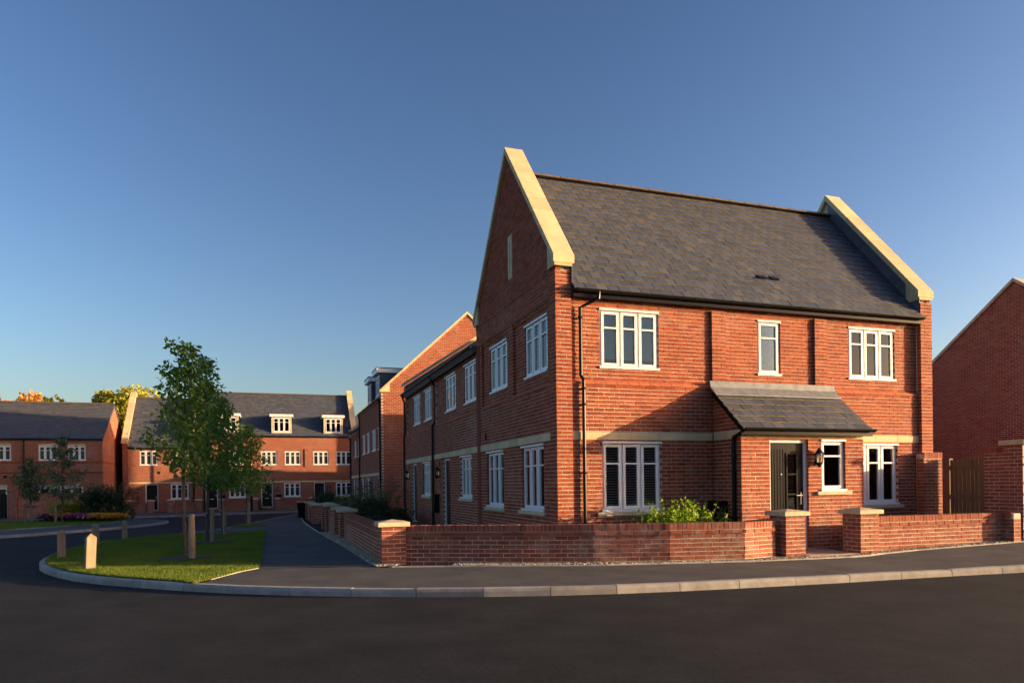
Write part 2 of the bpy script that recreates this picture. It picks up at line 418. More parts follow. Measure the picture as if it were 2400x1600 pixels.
# ------------------------------------------------------------------ windows, doors and fittings
def window(par, fr, a0, a1, z0, z1, n=3, d=0.0, rec=.05, sill=None, cover=None, far=False, bars=True, head=True, split=.30, open_left=False, dark=False):
    D = d-rec
    mb = MB(); fw = .045
    fr.box(mb, a0, a1, D-.06, D, z1-fw, z1); fr.box(mb, a0, a1, D-.06, D, z0, z0+fw)
    fr.box(mb, a0, a0+fw, D-.06, D, z0+fw, z1-fw); fr.box(mb, a1-fw, a1, D-.06, D, z0+fw, z1-fw)
    W = (a1-a0-2*fw)/n
    for i in range(1, n): fr.box(mb, a0+fw+i*W-.02, a0+fw+i*W+.02, D-.055, D-.004, z0+fw, z1-fw)
    wo = mb.build('window', 'white_frame', par)
    if head and not far:
        mh = MB(); fr.box(mh, a0-.005, a1+.005, D+.003, d+.022, z1-.03, z1+.008); mh.build('window_head', 'white_frame', wo)
    ms = MB(); fr.box(ms, a0-.015, a1+.015, D+.003, d+.028, z0-.012, z0+.03); ms.build('window_sill', 'white_frame', wo)
    if sill:
        m2 = MB()
        fr.prism(m2, [(a0-.12, z0-.085), (a1+.12, z0-.085), (a1+.12, z0-.014), (a0-.12, z0-.014)], d-.06, d+.05); m2.build('stone_sill', 'cap_stone', wo)
    for i in range(n):
        b0 = a0+fw+i*W+(.02 if i else 0)+.002; b1 = a0+fw+(i+1)*W-(.02 if i < n-1 else 0)-.002
        c0, c1 = z0+fw+.002, z1-fw-.002; s = .052
        mc = MB()
        F2 = fr; dd = D+.018
        fr.box(mc, b0, b1, dd-.05, dd, c1-s, c1); fr.box(mc, b0, b1, dd-.05, dd, c0, c0+s)
        fr.box(mc, b0, b0+s, dd-.05, dd, c0+s, c1-s); fr.box(mc, b1-s, b1, dd-.05, dd, c0+s, c1-s)
        zb = c1-(c1-c0)*split
        if bars: fr.box(mc, b0+s, b1-s, dd-.045, dd+.004, zb-.016, zb+.016)
        co = mc.build('casement', 'white_frame', wo)
        mp = MB(); fr.box(mp, b0+s-.005, b1-s+.005, dd-.034, dd-.028, c0+s-.005, c1-s+.005); mp.build('pane', 'far_glass' if far else 'window_glass', wo)
        if far or cover is None: continue
        mbl = MB()
        if cover in ('slats', 'open_slats', 'shutter'):
            zz = c1-.01; gap = .036 if cover == 'slats' else .05; low = c0+(c1-c0)*(.14 if cover == 'slats' else .0)
            while zz > low:
                t = {'slats': .034, 'open_slats': .012, 'shutter': .044}[cover]; dep = {'slats': .008, 'open_slats': .020, 'shutter': .018}[cover]
                P = fr.P; q = dd-.064
                mbl.hexa([P(b0,q+dep,zz-t),P(b1,q+dep,zz-t),P(b1,q-dep,zz),P(b0,q-dep,zz),P(b0,q+dep,zz-t+.003),P(b1,q+dep,zz-t+.003),P(b1,q-dep,zz+.003),P(b0,q-dep,zz+.003)])
                zz -= gap
            if cover == 'shutter':
                fr.box(mbl, (b0+b1)/2-.012, (b0+b1)/2+.012, dd-.062, dd-.054, c0, c1)
                fr.box(mbl, b0, b0+.035, dd-.10, dd-.066, c0, c1); fr.box(mbl, b1-.035, b1, dd-.10, dd-.066, c0, c1)
            mbl.build('blind', 'blind', wo)
        elif cover == 'curtain':
            k = 14; pts = []
            for j in range(k+1):
                a = b0+(b1-b0)*j/k; pts.append((a, dd-.13+.012*math.sin(j*2.2+i)))
            for (p, dp), (q, dq) in zip(pts, pts[1:]): mbl.poly([fr.P(p,dp,c0-.02), fr.P(q,dq,c0-.02), fr.P(q,dq,c1), fr.P(p,dp,c1)])
            mbl.build('curtain', 'curtain', wo)
    return wo
def door(par, fr, a0, a1, z0, z1, d=0.0, rec=.06, glazed=False, far=False):
    D = d-rec; fw = .06
    mb = MB(); fr.box(mb, a0, a1, D-.07, D, z1-fw, z1); fr.box(mb, a0, a0+fw, D-.07, D, z0, z1-fw); fr.box(mb, a1-fw, a1, D-.07, D, z0, z1-fw)
    fr.box(mb, a0+fw, a1-fw, D-.07, D+.02, z0, z0+.045)
    do = mb.build('door', 'white_frame', par)
    b0, b1, c0, c1 = a0+fw+.003, a1-fw-.003, z0+.05, z1-fw-.003
    W = b1-b0; m2 = MB(); L = D-.03
    if glazed:
        g0, g1, y0, y1 = b0+W*.52, b0+W*.80, c0+.62, c1-.22
        for q in rsub([(b0,b1,c0,c1)], (g0,g1,y0,y1)): fr.box(m2, q[0], q[1], L-.045, L, q[2], q[3])
        t = .025
        for q in rsub([(g0-t,g1+t,y0-t,y1+t)], (g0+.004,g1-.004,y0+.004,y1-.004)): fr.box(m2, q[0], q[1], L+.001, L+.014, q[2], q[3])
        for zz in (y0+(y1-y0)/3, y0+2*(y1-y0)/3): fr.box(m2, g0, g1, L-.03, L+.008, zz-.012, zz+.012)
        for k in range(5): fr.box(m2, b0+.05+k*W*.085, b0+.058+k*W*.085, L+.0015, L+.006, c0+.1, c1-.12)
        lf = m2.build('door_leaf', 'black_door', do)
        m3 = MB(); fr.box(m3, g0, g1, L-.028, L-.022, y0, y1); m3.build('door_glass', 'window_glass', do)
    else:
        fr.box(m2, b0, b1, L-.045, L, c0, c1)
        if far: fr.box(m2, b0+W*.55, b0+W*.78, L+.001, L+.012, c0+.7, c1-.25)
        else:
            fr.box(m2, b0+W*.5, b0+W*.78, L+.001, L+.014, c0+.65, c1-.2)
        m2.build('door_leaf', 'black_door', do)
    mh = MB(); ha = b1-.06
    fr.box(mh, ha-.016, ha+.016, L+.001, L+.012, c0+.82, c0+1.06); fr.box(mh, ha-.13, ha+.012, L+.03, L+.048, c0+.985, c0+1.005); fr.box(mh, ha-.012, ha+.012, L+.012, L+.03, c0+.985, c0+1.005)
    mh.build('door_handle', 'steel', do)
    ml = MB(); mid = (b0+b1)/2; fr.box(ml, mid-.13, mid+.13, L+.015, L+.026, c0+.66 if not glazed else c0+.44, c0+.72 if not glazed else c0+.50); ml.build('letter_plate', 'steel', do)
    if glazed:
        mk = MB(); fr.box(mk, b0+W*.32, b0+W*.36, L+.006, L+.014, c0+1.40, c0+1.43); mk.build('spyhole', 'steel', do)
    return do
def wall_lamp(par, fr, a, z, d=0):
    mb = MB(); P = fr.P
    c = P(a, d+.09, z)
    mb.lathe(c, [(.012,.19),(.03,.165),(.055,.13),(.085,.09),(.088,.075),(.07,.075)], 6)
    mb.lathe(c, [(.055,-.11),(.07,-.10),(.06,-.13),(.03,-.17),(.01,-.20)], 6)
    for k in range(6):
        t = 2*math.pi*k/6; x, y = c[0]+.068*math.cos(t), c[1]+.068*math.sin(t); mb.tube([(x,y,c[2]-.105),(c[0]+.078*math.cos(t),c[1]+.078*math.sin(t),c[2]+.08)], .007, 4)
    fr.box(mb, a-.04, a+.04, d+.001, d+.02, z-.16, z-.02); mb.tube([P(a,d+.015,z-.12), P(a,d+.09,z-.14)], .012, 6)
    lo = mb.build('wall_lamp', 'black_plastic', par)
    mg = MB(); mg.lathe(c, [(.060,-.10),(.066,.0),(.070,.075)], 6); mg.build('lamp_glass', 'lamp_glass', lo)
    mu = MB(); mu.lathe(c, [(.012,-.10),(.02,-.06),(.02,.0),(.008,.03)], 8); mu.build('bulb', 'lamp_bulb', lo)
    return lo
def gutter(par, fr, a0, a1, d, z, r=.056, brackets=True):
    mb = MB(); n = 8
    prof = [(d+r*math.cos(math.pi*k/n), z-r*math.sin(math.pi*k/n)) for k in range(n+1)] + [(d+(r-.008)*math.cos(math.pi*k/n), z-(r-.008)*math.sin(math.pi*k/n)) for k in range(n, -1, -1)]
    mb.prism([fr.P(a0, q, y) for q, y in prof], [fr.P(a1, q, y) for q, y in prof])
    fr.box(mb, a0, a1, d-r-.02, d-r-.002, z-.13, z-.005)      # fascia board
    fr.box(mb, a0, a1, d-r-.12, d-r-.021, z-.13, z-.115)      # soffit
    go = mb.build('gutter', 'black_plastic', par)
    if brackets:
        k = max(1, int((a1-a0)/.85))
        for i in range(k+1):
            a = a0+.05+(a1-a0-.1)*i/k; b = MB(); q = r+.006
            pr = [(d+q*math.cos(math.pi*j/6), z-q*math.sin(math.pi*j/6)) for j in range(7)] + [(d+(r+.0005)*math.cos(math.pi*j/6), z-(r+.0005)*math.sin(math.pi*j/6)) for j in range(6,-1,-1)]
            b.prism([fr.P(a-.02, x, y) for x, y in pr], [fr.P(a+.02, x, y) for x, y in pr]); b.build('gutter_bracket', 'black_plastic', go)
    return go
def downpipe(par, pts, r=.034, clips=()):
    mb = MB(); mb.tube(pts, r, 10); o = mb.build('downpipe', 'black_plastic', par, smooth=False)
    for c in clips:
        m2 = MB(); m2.lathe(c, [(r+.004,-.02),(r+.014,-.018),(r+.014,.018),(r+.004,.02)], 10); m2.build('pipe_clip', 'black_plastic', o)
    return o
def box_part(par, fr, name, mat, a0, a1, d0, d1, z0, z1):
    mb = MB(); fr.box(mb, a0, a1, d0, d1, z0, z1); return mb.build(name, mat, par)
def stone_course(par, fr, a0, a1, z0, z1, d, holes=(), L=.62, name='band_stone', back=.06):
    k = max(1, round((a1-a0)/L)); s = (a1-a0)/k
    for i in range(k):
        mb = MB(); fr.box(mb, a0+i*s+.003, a0+(i+1)*s-.003, d-back, d, z0+.003, z1-.003); mb.build(name, 'stone', par)
# ------------------------------------------------------------------ slates
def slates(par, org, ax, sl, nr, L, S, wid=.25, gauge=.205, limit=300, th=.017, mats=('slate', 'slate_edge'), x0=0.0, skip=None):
    """org: eaves corner; ax: unit along the eaves; sl: unit up the slope; nr: outward normal; L length; S slope length"""
    org, ax, sl, nr = Vector(org), Vector(ax), Vector(sl), Vector(nr)
    rows = int(math.ceil(S/gauge)); allp = []; rnd = random.Random(int(L*100))
    for r in range(rows):
        s0 = r*gauge; s1 = min(s0+gauge*1.12, S)
        off = 0 if r % 2 == 0 else wid/2
        k = -1
        while True:
            a0 = off+k*wid; a1 = a0+wid-.011; k += 1
            if a0 >= L: break
            a0, a1 = max(a0, 0), min(a1, L)
            if a1-a0 < .03: continue
            if skip and skip(a0, a1, s0, s1): continue
            allp.append((a0, a1, s0+rnd.uniform(-.004,.004), s1))
    def sc(q):
        p = org+ax*((q[0]+q[1])/2)+sl*q[2]; v = CAM-p; return -v.dot(nr)/v.length**3*(q[1]-q[0])
    full = [q for q in allp if abs(q[1]-q[0]-wid+.011) < 1e-4]
    sel = set(sorted(full, key=sc)[:limit])
    M = Matrix((ax, sl, nr)).transposed().to_4x4()
    me = None; bulk = MB()
    for q in allp:
        t = rnd.uniform(-.0015, .005)
        def hexpts(a0, a1, s0, s1, f):
            # tail lifted, head under the next course
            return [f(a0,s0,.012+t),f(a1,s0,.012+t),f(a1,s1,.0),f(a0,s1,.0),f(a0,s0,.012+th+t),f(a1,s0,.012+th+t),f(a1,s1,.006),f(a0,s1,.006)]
        if q in sel and q[3]-q[2] > gauge*1.0:
            if me is None:
                mb = MB(); tt = t; t = 0
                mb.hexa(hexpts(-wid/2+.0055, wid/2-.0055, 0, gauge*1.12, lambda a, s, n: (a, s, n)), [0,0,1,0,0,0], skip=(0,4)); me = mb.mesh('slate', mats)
            o = bpy.data.objects.new('slate', me); COL.objects.link(o); o.parent = par
            o.matrix_local = Matrix.Translation(org+ax*((q[0]+q[1])/2)+sl*q[2]+nr*t-Vector(wloc(par))) @ M @ Matrix.Rotation(rnd.uniform(-.006,.006), 4, 'Z')
        else:
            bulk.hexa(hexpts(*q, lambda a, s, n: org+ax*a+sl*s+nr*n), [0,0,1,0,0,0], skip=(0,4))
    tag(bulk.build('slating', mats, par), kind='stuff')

# ------------------------------------------------------------------ ground, road, pavements
def interp_poly(pl, n):
    pl = [Vector((p[0], p[1])) for p in pl]; ds = [0]
    for a, b in zip(pl, pl[1:]): ds.append(ds[-1]+(b-a).length)
    xs = np.linspace(0, ds[-1], n); X = np.interp(xs, ds, [p.x for p in pl]); Y = np.interp(xs, ds, [p.y for p in pl]); return list(zip(X, Y))
def smooth_line(pl, it=2):
    for _ in range(it):
        o = [pl[0]]
        for a, b in zip(pl, pl[1:]): o += [(a[0]*.75+b[0]*.25, a[1]*.75+b[1]*.25), (a[0]*.25+b[0]*.75, a[1]*.25+b[1]*.75)]
        pl = o+[pl[-1]]
    return pl
def strip(name, A, B, off, mat, n=60, cross=8, kind='structure'):
    A, B = interp_poly(A, n), interp_poly(B, n); mb = MB(); V = []
    for (ax, ay), (bx, by) in zip(A, B):
        for k in range(cross+1):
            t = k/cross; x, y = ax+(bx-ax)*t, ay+(by-ay)*t; V.append((x, y, g(x, y)+off))
    mb.v = V
    for i in range(n-1):
        for k in range(cross):
            q = i*(cross+1)+k; mb.f.append((q, q+1, q+cross+2, q+cross+1)); mb.m.append(0)
    o = mb.build(name, mat); return tag(o, kind=kind)
mb = MB(); mb.poly([(-1500,-900,-1.3),(1500,-900,-1.3),(1500,1500,-1.3),(-1500,1500,-1.3)]); tag(mb.build('ground', 'grass_base'), kind='structure')
strip('road', [(-60,-30),(-60,70)], [(60,-30),(60,70)], -.108, 'road_asphalt', 120, 40)
# kerb round the verge and along the front pavement: outer (road side) line
KERB = [(24,-5.6),(14,-5.0),(9,-4.62),(7.0,-4.45),(5.03,-4.12),(3.08,-3.94),(1.14,-3.79),(-.73,-3.56),(-2.44,-3.07),(-3.98,-2.41),(-5.45,-1.53),(-6.72,-.46),(-8.06,.92),(-9.08,2.85),(-9.62,4.55),(-9.86,6.4),(-9.95,9.2),(-9.83,10.9),(-9.2,12.4),(-8.45,14.0),(-7.55,16.4),(-6.9,18.6),(-6.08,24.6),(-5.15,29.3),(-4.0,34.9),(-3.2,37.5),(-1.2,38.9),(6,40.2)]
KERB = smooth_line(KERB, 2)
def offset_line(pl, d):
    o = []
    for i, p in enumerate(pl):
        a = Vector(pl[max(i-1,0)]); b = Vector(pl[min(i+1,len(pl)-1)]); t = (b-a).normalized(); nrm = Vector((t.y, -t.x)); o.append((p[0]+nrm.x*d, p[1]+nrm.y*d))
    return o
def kerb_line(pl, name, label=None, inward=1, hgt=.125, L=.915, wid=.125, mat='kerb_concrete', piece='kerb_stone', limit=300, kind='structure', base=-.125, top=.004):
    par = bpy.data.objects.new(name, None); COL.objects.link(par); par.location = (pl[0][0], pl[0][1], 0); tag(par, kind=kind)
    ds = [0]
    for a, b in zip(pl, pl[1:]): ds.append(ds[-1]+math.dist(a, b))
    n = int(ds[-1]/L); rnd = random.Random(n)
    X = lambda s: (float(np.interp(s, ds, [p[0] for p in pl])), float(np.interp(s, ds, [p[1] for p in pl])))
    for i in range(n):
        pa, pb = X(i*L+.005), X((i+1)*L-.005); t = Vector((pb[0]-pa[0], pb[1]-pa[1])).normalized(); nr = Vector((t.y, -t.x))*inward
        dz = rnd.uniform(-.004,.004)
        pr = [(0,base-.1),(0,top-.045),(.010,top-.014),(.024,top),(wid,top),(wid,base-.1)]
        A = [(pa[0]+nr.x*o, pa[1]+nr.y*o, g(*pa)+z+dz) for o, z in pr]; B = [(pb[0]+nr.x*o, pb[1]+nr.y*o, g(*pb)+z+dz) for o, z in pr]
        m2 = MB(); m2.prism(A, B); m2.build(piece, mat, par)
    return par
kerb_line(KERB, 'kerb')
KIN = offset_line(KERB, .12)
def on(pl, key, lo, hi):   # part of a line whose w (axis 1) or u lies between lo and hi
    return [p for p in pl if lo <= p[key] <= hi]
# edging stones along the front and side garden walls
EDGE = [(26,-2.3),(14,-2.2),(9.4,-2.05),(7.2,-1.97),(6.15,-1.93),(5.75,-2.02),(5.3,-2.12),(4.0,-2.02),(3.7,-1.97),(2.85,-1.93),(1.71,-1.66),(.18,-1.32),(-1.0,-.9),(-2.16,-.42),(-3.38,.02),(-3.42,2.9),(-3.47,6.2),(-3.54,7.6),(-3.62,11.5),(-3.66,16),(-3.62,23.8),(-3.52,29.5)]
kerb_line(smooth_line(EDGE[:14], 1)+EDGE[14:], 'edging', L=.92, wid=.05, mat='edging_concrete', piece='edging_stone', base=-.06, top=.022, inward=1)
# pavement in front, footpath beside the houses
front_k = [p for p in KIN if p[0] > -6.15 and p[1] < -.5]
vf = [(-6.15,-.92),(-5.85,-.28),(-5.62,.30),(-5.42,.62),(-5.28,.84)]
strip('pavement', front_k, [(26,-2.3)]+[(p[0], p[1]) for p in EDGE[1:15]]+[(-4.4,.30),(-5.3,.55),(-5.6,.0),(-6.1,-.86)][:0]+[(-3.42,.3),(-4.3,.45),(-5.28,.82),(-5.45,.58),(-5.65,.22),(-5.9,-.38),(-6.12,-.88)], 0, 'path_asphalt', 90, 10)
strip('footpath', [(-5.28,.8),(-5.28,6),(-5.28,14.0),(-5.29,20.3),(-5.9,24.7),(-5.0,29.3),(-3.85,34.8),(-3.1,37.3)], [(-3.40,.28),(-3.45,5),(-3.64,13),(-3.64,20),(-3.6,24),(-3.5,29.5),(-3.0,34),(-2.2,37.6)], .004, 'path_asphalt', 90, 6)
strip('crossing_path', [(-7.68,15.6),(-6.62,18.9),(-5.25,19.9)], [(-8.35,13.95),(-6.52,14.36),(-5.25,14.75)], .0085, 'path_asphalt', 20, 6)
# verge
VL = [(-6.15,-.92)]+[p for p in KIN if p[0] < -6.2 and p[1] < 14.05]
VR = vf+[(-5.28,2),(-5.28,6),(-5.28,10),(-5.28,14.6)]
strip('verge', VL, VR, .012, 'grass_base', 60, 16)
TRI = ([(-6.66,18.95),(-6.35,21.5),(-5.97,24.5)], [(-5.31,19.9),(-5.32,20.6),(-5.9,24.55)])
strip('verge', TRI[0], TRI[1], .012, 'grass_base', 20, 6)
# edging strip of setts between verge and footpath (thin stone edge)
kerb_line([(-5.27,14.2),(-5.27,6),(-5.27,.84)], 'path_edging', L=.92, wid=.045, mat='edging_concrete', piece='edging_stone', base=-.06, top=.010, inward=1)
kerb_line(smooth_line([(-5.27,.84),(-5.42,.60),(-5.64,.24),(-5.87,-.34),(-6.12,-.86)],1), 'path_edging', L=.5, wid=.045, mat='edging_concrete', piece='edging_stone', base=-.06, top=.012, inward=1)
# raised island with flower bed on the far side of the road
ISL = smooth_line([(-30,3.0),(-22,9.6),(-14.26,17.4),(-13.01,20.7),(-11.79,23.7),(-10.85,25.6),(-10.3,28.6),(-10.35,30.6),(-11.1,32.3),(-13.2,34.9),(-17.0,37.2),(-24,39),(-34,40)], 2)
kerb_line(ISL, 'island_kerb', inward=-1)
IIN = offset_line(ISL, -.12)
h = len(IIN)
iu = [(-34,4.5),(-24,13.5),(-16.24,23.3),(-15.38,24.9),(-13.84,27.0),(-12.6,29.6),(-12.5,30.8),(-13.1,32.0),(-14.2,33.0),(-17.2,34.8),(-24,36.6),(-34,37.6)]
strip('island_path', IIN, iu, 0, 'path_asphalt', 80, 4)
kerb_line(smooth_line(iu, 1), 'island_edging', L=.92, wid=.05, mat='edging_concrete', piece='edging_stone', base=-.05, top=.03, inward=-1)
strip('island_lawn', iu[:6], iu[:5:-1], .02, 'grass_base', 40, 12)
# far pavement in front of the far terrace
FK = smooth_line([(-40,41.2),(-26,38.8),(-19,37.9),(-14,38.3),(-10.44,39.7),(-6.42,41.2),(-3.17,42.5),(4,44)], 2)
FK = [(p[0], p[1]) for p in FK]
kerb_line(FK, 'far_kerb', inward=-1)
strip('far_pavement', offset_line(FK, -.12), [(-40,43.6),(-19,42.9),(-14.4,46.6),(-8.4,46.1),(-3.0,46.9),(4,47.0)], 0, 'path_asphalt', 60, 5)
strip('garden_ground', [(-42,43.6),(-19,42.8),(-14.4,46.5),(-8.4,46.0),(-3.0,46.6),(4,46.8)], [(-42,70),(-20,70),(-14,70),(-8,70),(-3,70),(8,70)], .02, 'garden_ground', 60, 8)
# gardens behind the walls (soil and gravel)
GW = [(30,-1.6),(14,-1.6),(9.1,-1.6),(5.4,-1.6),(4.1,-1.5),(2.85,-1.62),(1.6,-1.30),(.25,-.95),(-.9,-.38),(-2.0,.15),(-2.9,.55)]
strip('garden_ground', GW, [(30,42),(20,42),(14,42),(9,42),(4.1,42),(3,42),(1.6,42),(.3,42),(-.9,42),(-2.0,42),(-2.95,42)], .035, 'garden_ground', 60, 40)
# gravel between edging and wall
def pebbles(name, pl, wid, n, seed, off=.0):
    rnd = np.random.default_rng(seed); pl2 = interp_poly(pl, 200); V = []; F = []
    oc = np.array([(1,0,0),(0,1,0),(-1,0,0),(0,-1,0),(0,0,1),(0,0,-.6)]); of = np.array([(0,1,4),(1,2,4),(2,3,4),(3,0,4),(1,0,5),(2,1,5),(3,2,5),(0,3,5)])
    P = np.array(pl2); T = np.gradient(P, axis=0); T /= np.linalg.norm(T, axis=1)[:,None]; NR = np.stack([T[:,1], -T[:,0]], 1)
    s = rnd.random(n)*199; i = s.astype(int); q = P[i]+(P[np.minimum(i+1,199)]-P[i])*(s-i)[:,None]+NR[i]*(rnd.random(n)*wid)[:,None]
    z = np.array([g(*k) for k in q])+off
    r = rnd.uniform(.009,.024,n); sx = rnd.uniform(.7,1.3,(n,3)); ang = rnd.random(n)*6.28
    vv = oc[None]*sx[:,None]*r[:,None,None]; c, sn = np.cos(ang)[:,None], np.sin(ang)[:,None]
    vx = vv[...,0]*c-vv[...,1]*sn; vy = vv[...,0]*sn+vv[...,1]*c
    V = np.stack([vx+q[:,None,0], vy+q[:,None,1], vv[...,2]*.8+z[:,None]+.012], -1).reshape(-1,3)
    F = (of[None]+6*np.arange(n)[:,None,None]).reshape(-1,3)
    return tag(npmesh(name, V, F, 'gravel'), kind='stuff')
ge = smooth_line(EDGE[1:14], 1)
strip('gravel_bed', offset_line(ge, .05), offset_line(ge, .55), .012, 'gravel', 60, 4)
strip('gravel_bed', [(-3.37,.04),(-3.42,3),(-3.47,6.2),(-3.56,8),(-3.62,12)], [(-3.0,.04),(-3.0,3),(-3.0,6),(-3.0,8),(-3.0,12)], .012, 'gravel', 40, 3)
pebbles('gravel', offset_line(ge, .05), .42, 9000, 1, .01)
pebbles('gravel', [(-3.37,.1),(-3.42,2.9),(-3.47,6.2),(-3.56,7.7),(-3.62,12)], .42, 4500, 2, .01)
# paving of the path to the porch
pp = bpy.data.objects.new('porch_path', None); COL.objects.link(pp); pp.location = (4.75,-1.4,0); tag(pp, kind='structure')
yy = -1.86
for r in range(3):
    for k in range(3):
        x0 = 4.16+k*.40+random.uniform(-.004,.004); m2 = MB(); m2.box(x0+.004, x0+.396, yy+r*.34+.004, yy+r*.34+.336, -.05, .042+random.uniform(0,.006)); m2.build('paving_slab', 'paving_buff', pp)
m2 = MB(); m2.box(4.1,5.4,-1.9,-.86,-.06,.034); m2.build('bedding', 'mortar', pp)

# ------------------------------------------------------------------ corner house
FF = Fr(0, 0, 0)                      # front
FL = Fr(0, 0, -math.pi/2)             # left side, a = -w
house = thing('corner_house', 'large red brick corner house with steep slate roof, stone gable copings and a slated porch', 'house', (4.65, 2.7, 0))
W0, GB = 9.29, 5.46                   # frontage and gable depth
TAN = 1.16; PIT = math.atan(TAN); RIDGE_W = 2.73
items = []
def region(fr, par, mb, a0, a1, z0, z1, d, holes=(), half=None, back=-.3, own=0, c0=False, c1=False, aorg=0.0, slabm=True, e0=0, e1=0, zbase=0.0):
    for b in bricks_in(a0, a1, z0, z1, holes, half, zbase, own, c0, c1, d, aorg): items.append((fr, par, b))
    if slabm: slab(mb, fr, a0+e0, a1-e1, z0, z1, d, back, holes)
up_l, up_c, up_r = (.95,2.24,3.63,4.77), (4.60,5.18,3.63,4.77), (7.0,8.32,3.63,4.77)
lo_l, lo_r = (.95,2.24,.86,2.20), (7.0,8.32,.86,2.20)
mb = MB(); fw_ = bpy.data.objects.new('wall', None)
wallF = MB()
wall = MB().build('wall', 'mortar', house)      # placeholder mesh filled below
def fill(o, mb, mats):
    old = o.data; o.data = mb.mesh(o.name, mats, wloc(o)); bpy.data.meshes.remove(old)
QZ, QD = 5.42, 0.0
# quoin piers, lower wall, pilasters, recessed panels, corbelled head
region(FF, wall, wallF, 0, .33, 0, QZ, 0, own=0, c0=True, e0=.012, e1=.004)
region(FF, wall, wallF, 8.955, W0, 0, QZ, 0.05, own=0, aorg=8.955, e0=.004, e1=.004)
LD = -.03
band = (0.33, 8.955, 2.235, 2.385)
region(FF, wall, wallF, .33, 8.955, 0, 3.30, LD, holes=[lo_l, lo_r, band])
for a0, a1 in ((3.45,3.78),(6.04,6.37)): region(FF, wall, wallF, a0, a1, 3.30, 4.875, LD, aorg=a0, e0=.004, e1=.004)
PAN = [(.33,3.45),(3.78,6.04),(6.37,8.955)]
PD = -.085
for (a0, a1), hs_ in zip(PAN, (up_l, up_c, up_r)): region(FF, wall, wallF, a0, a1, 3.30, 4.875, PD, holes=[hs_])
for k, dd in enumerate((-.066,-.048,-.03)): region(FF, wall, wallF, .33, 8.955, 4.875+k*.075, 4.95+k*.075, dd)
fill(wall, wallF, 'mortar')
for a0, a1 in PAN:                  # sloping plinth bricks under the panels
    n_ = int((a1-a0)/.228); s_ = (a1-a0)/n_
    for i in range(n_):
        m2 = MB(); FF.prism(m2, [(0,0)], 0, 0) if False else None
        A = [FF.P(a0+i*s_+.004, d, z) for d, z in ((PD-.05,3.30),(LD+.012,3.30),(LD+.012,3.335),(PD-.002,3.385),(PD-.05,3.385))]
        B = [FF.P(a0+(i+1)*s_-.004, d, z) for d, z in ((PD-.05,3.30),(LD+.012,3.30),(LD+.012,3.335),(PD-.002,3.385),(PD-.05,3.385))]
        m2.prism(A, B); m2.build('plinth_brick', 'plinth_brick', wall)
stone_course(house, FF, .335, 3.43, 2.235, 2.385, LD+.006); stone_course(house, FF, 6.40, 8.95, 2.235, 2.385, LD+.006)
window(house, FF, *up_l, 3, PD, .035, cover='slats'); window(house, FF, *up_r, 3, PD, .035, cover='shutter')
window(house, FF, *up_c, 1, PD, .035)
window(house, FF, *lo_l, 3, LD, .06, sill=True, cover='open_slats'); window(house, FF, *lo_r, 3, LD, .06, sill=True, cover='shutter')
# left gable wall
wallL = MB(); wl = MB().build('wall', 'mortar', house)
ap = 8.80
half = [(TAN, 1, ap-TAN*RIDGE_W-.02 + TAN*0 + 0.0), (-TAN, 1, ap-.02+TAN*RIDGE_W)]
# a=-w : right slope (front side, w<2.73 => a>-2.73): z <= ap + TAN*(w-2.73)= ap-TAN*a-TAN*2.73 ; left: z <= ap-TAN*(w-2.73) = ap+TAN*a+TAN*2.73
half = [(TAN, 1, ap-TAN*RIDGE_W), (-TAN, 1, ap+TAN*RIDGE_W)]
SU = [(.62,1.92,3.63,4.75),(3.12,4.44,3.63,4.75)]; SL_ = [(.76,2.06,.86,2.20),(3.32,4.64,.86,2.20)]
neg = lambda r: (-r[1], -r[0], r[2], r[3])
hu = [neg(r) for r in SU]; hl = [neg(r) for r in SL_]
sband = (-15.72, -.33, 2.235, 2.385)
region(FL, wl, wallL, -.33, 0, 0, QZ, 0, own=1, c1=True, e0=.004, e1=.012, aorg=.01)
region(FL, wl, wallL, -GB, -.33, 0, 3.30, LD, holes=hl+[sband], aorg=0)
for a0, a1 in ((-2.9,-2.55),(-GB,-5.0)): region(FL, wl, wallL, a0, a1, 3.30, 4.95, LD, aorg=0, e0=.004, e1=.004)
SP = [(-2.55,-.33),(-5.0,-2.9)]
for (a0, a1), q in zip(SP, hu): region(FL, wl, wallL, a0, a1, 3.30, 4.875, PD, holes=[q], aorg=0); region(FL, wl, wallL, a0, a1, 4.875, 4.95, PD+.025, aorg=0)
slit = (-2.78,-2.48,5.95,6.95)
region(FL, wl, wallL, -GB, -.33, 4.95, QZ, LD, aorg=0)
region(FL, wl, wallL, -GB, 0, QZ, ap, LD+.012, holes=[slit], half=half, aorg=0, slabm=False)
pts = [(-GB+.0,QZ),(-.012,QZ),(-RIDGE_W,ap-.01)]
wallL.prism([FL.P(a, LD+.004, z) for a, z in pts], [FL.P(a, -.33, z) for a, z in pts])
fill(wl, wallL, 'mortar')
for a0, a1 in SP:
    n_ = int((a1-a0)/.228); s_ = (a1-a0)/n_
    for i in range(n_):
        m2 = MB(); pr = ((PD-.05,3.30),(LD+.012,3.30),(LD+.012,3.335),(PD-.002,3.385),(PD-.05,3.385))
        m2.prism([FL.P(a0+i*s_+.004, d, z) for d, z in pr], [FL.P(a0+(i+1)*s_-.004, d, z) for d, z in pr]); m2.build('plinth_brick', 'plinth_brick', wl)
stone_course(house, FL, -5.46, -.335, 2.235, 2.385, LD+.006)
for q in hu: window(house, FL, *q, 3, PD, .035, cover='curtain')
for q in hl: window(house, FL, *q, 3, LD, .06, sill=True, cover='curtain')
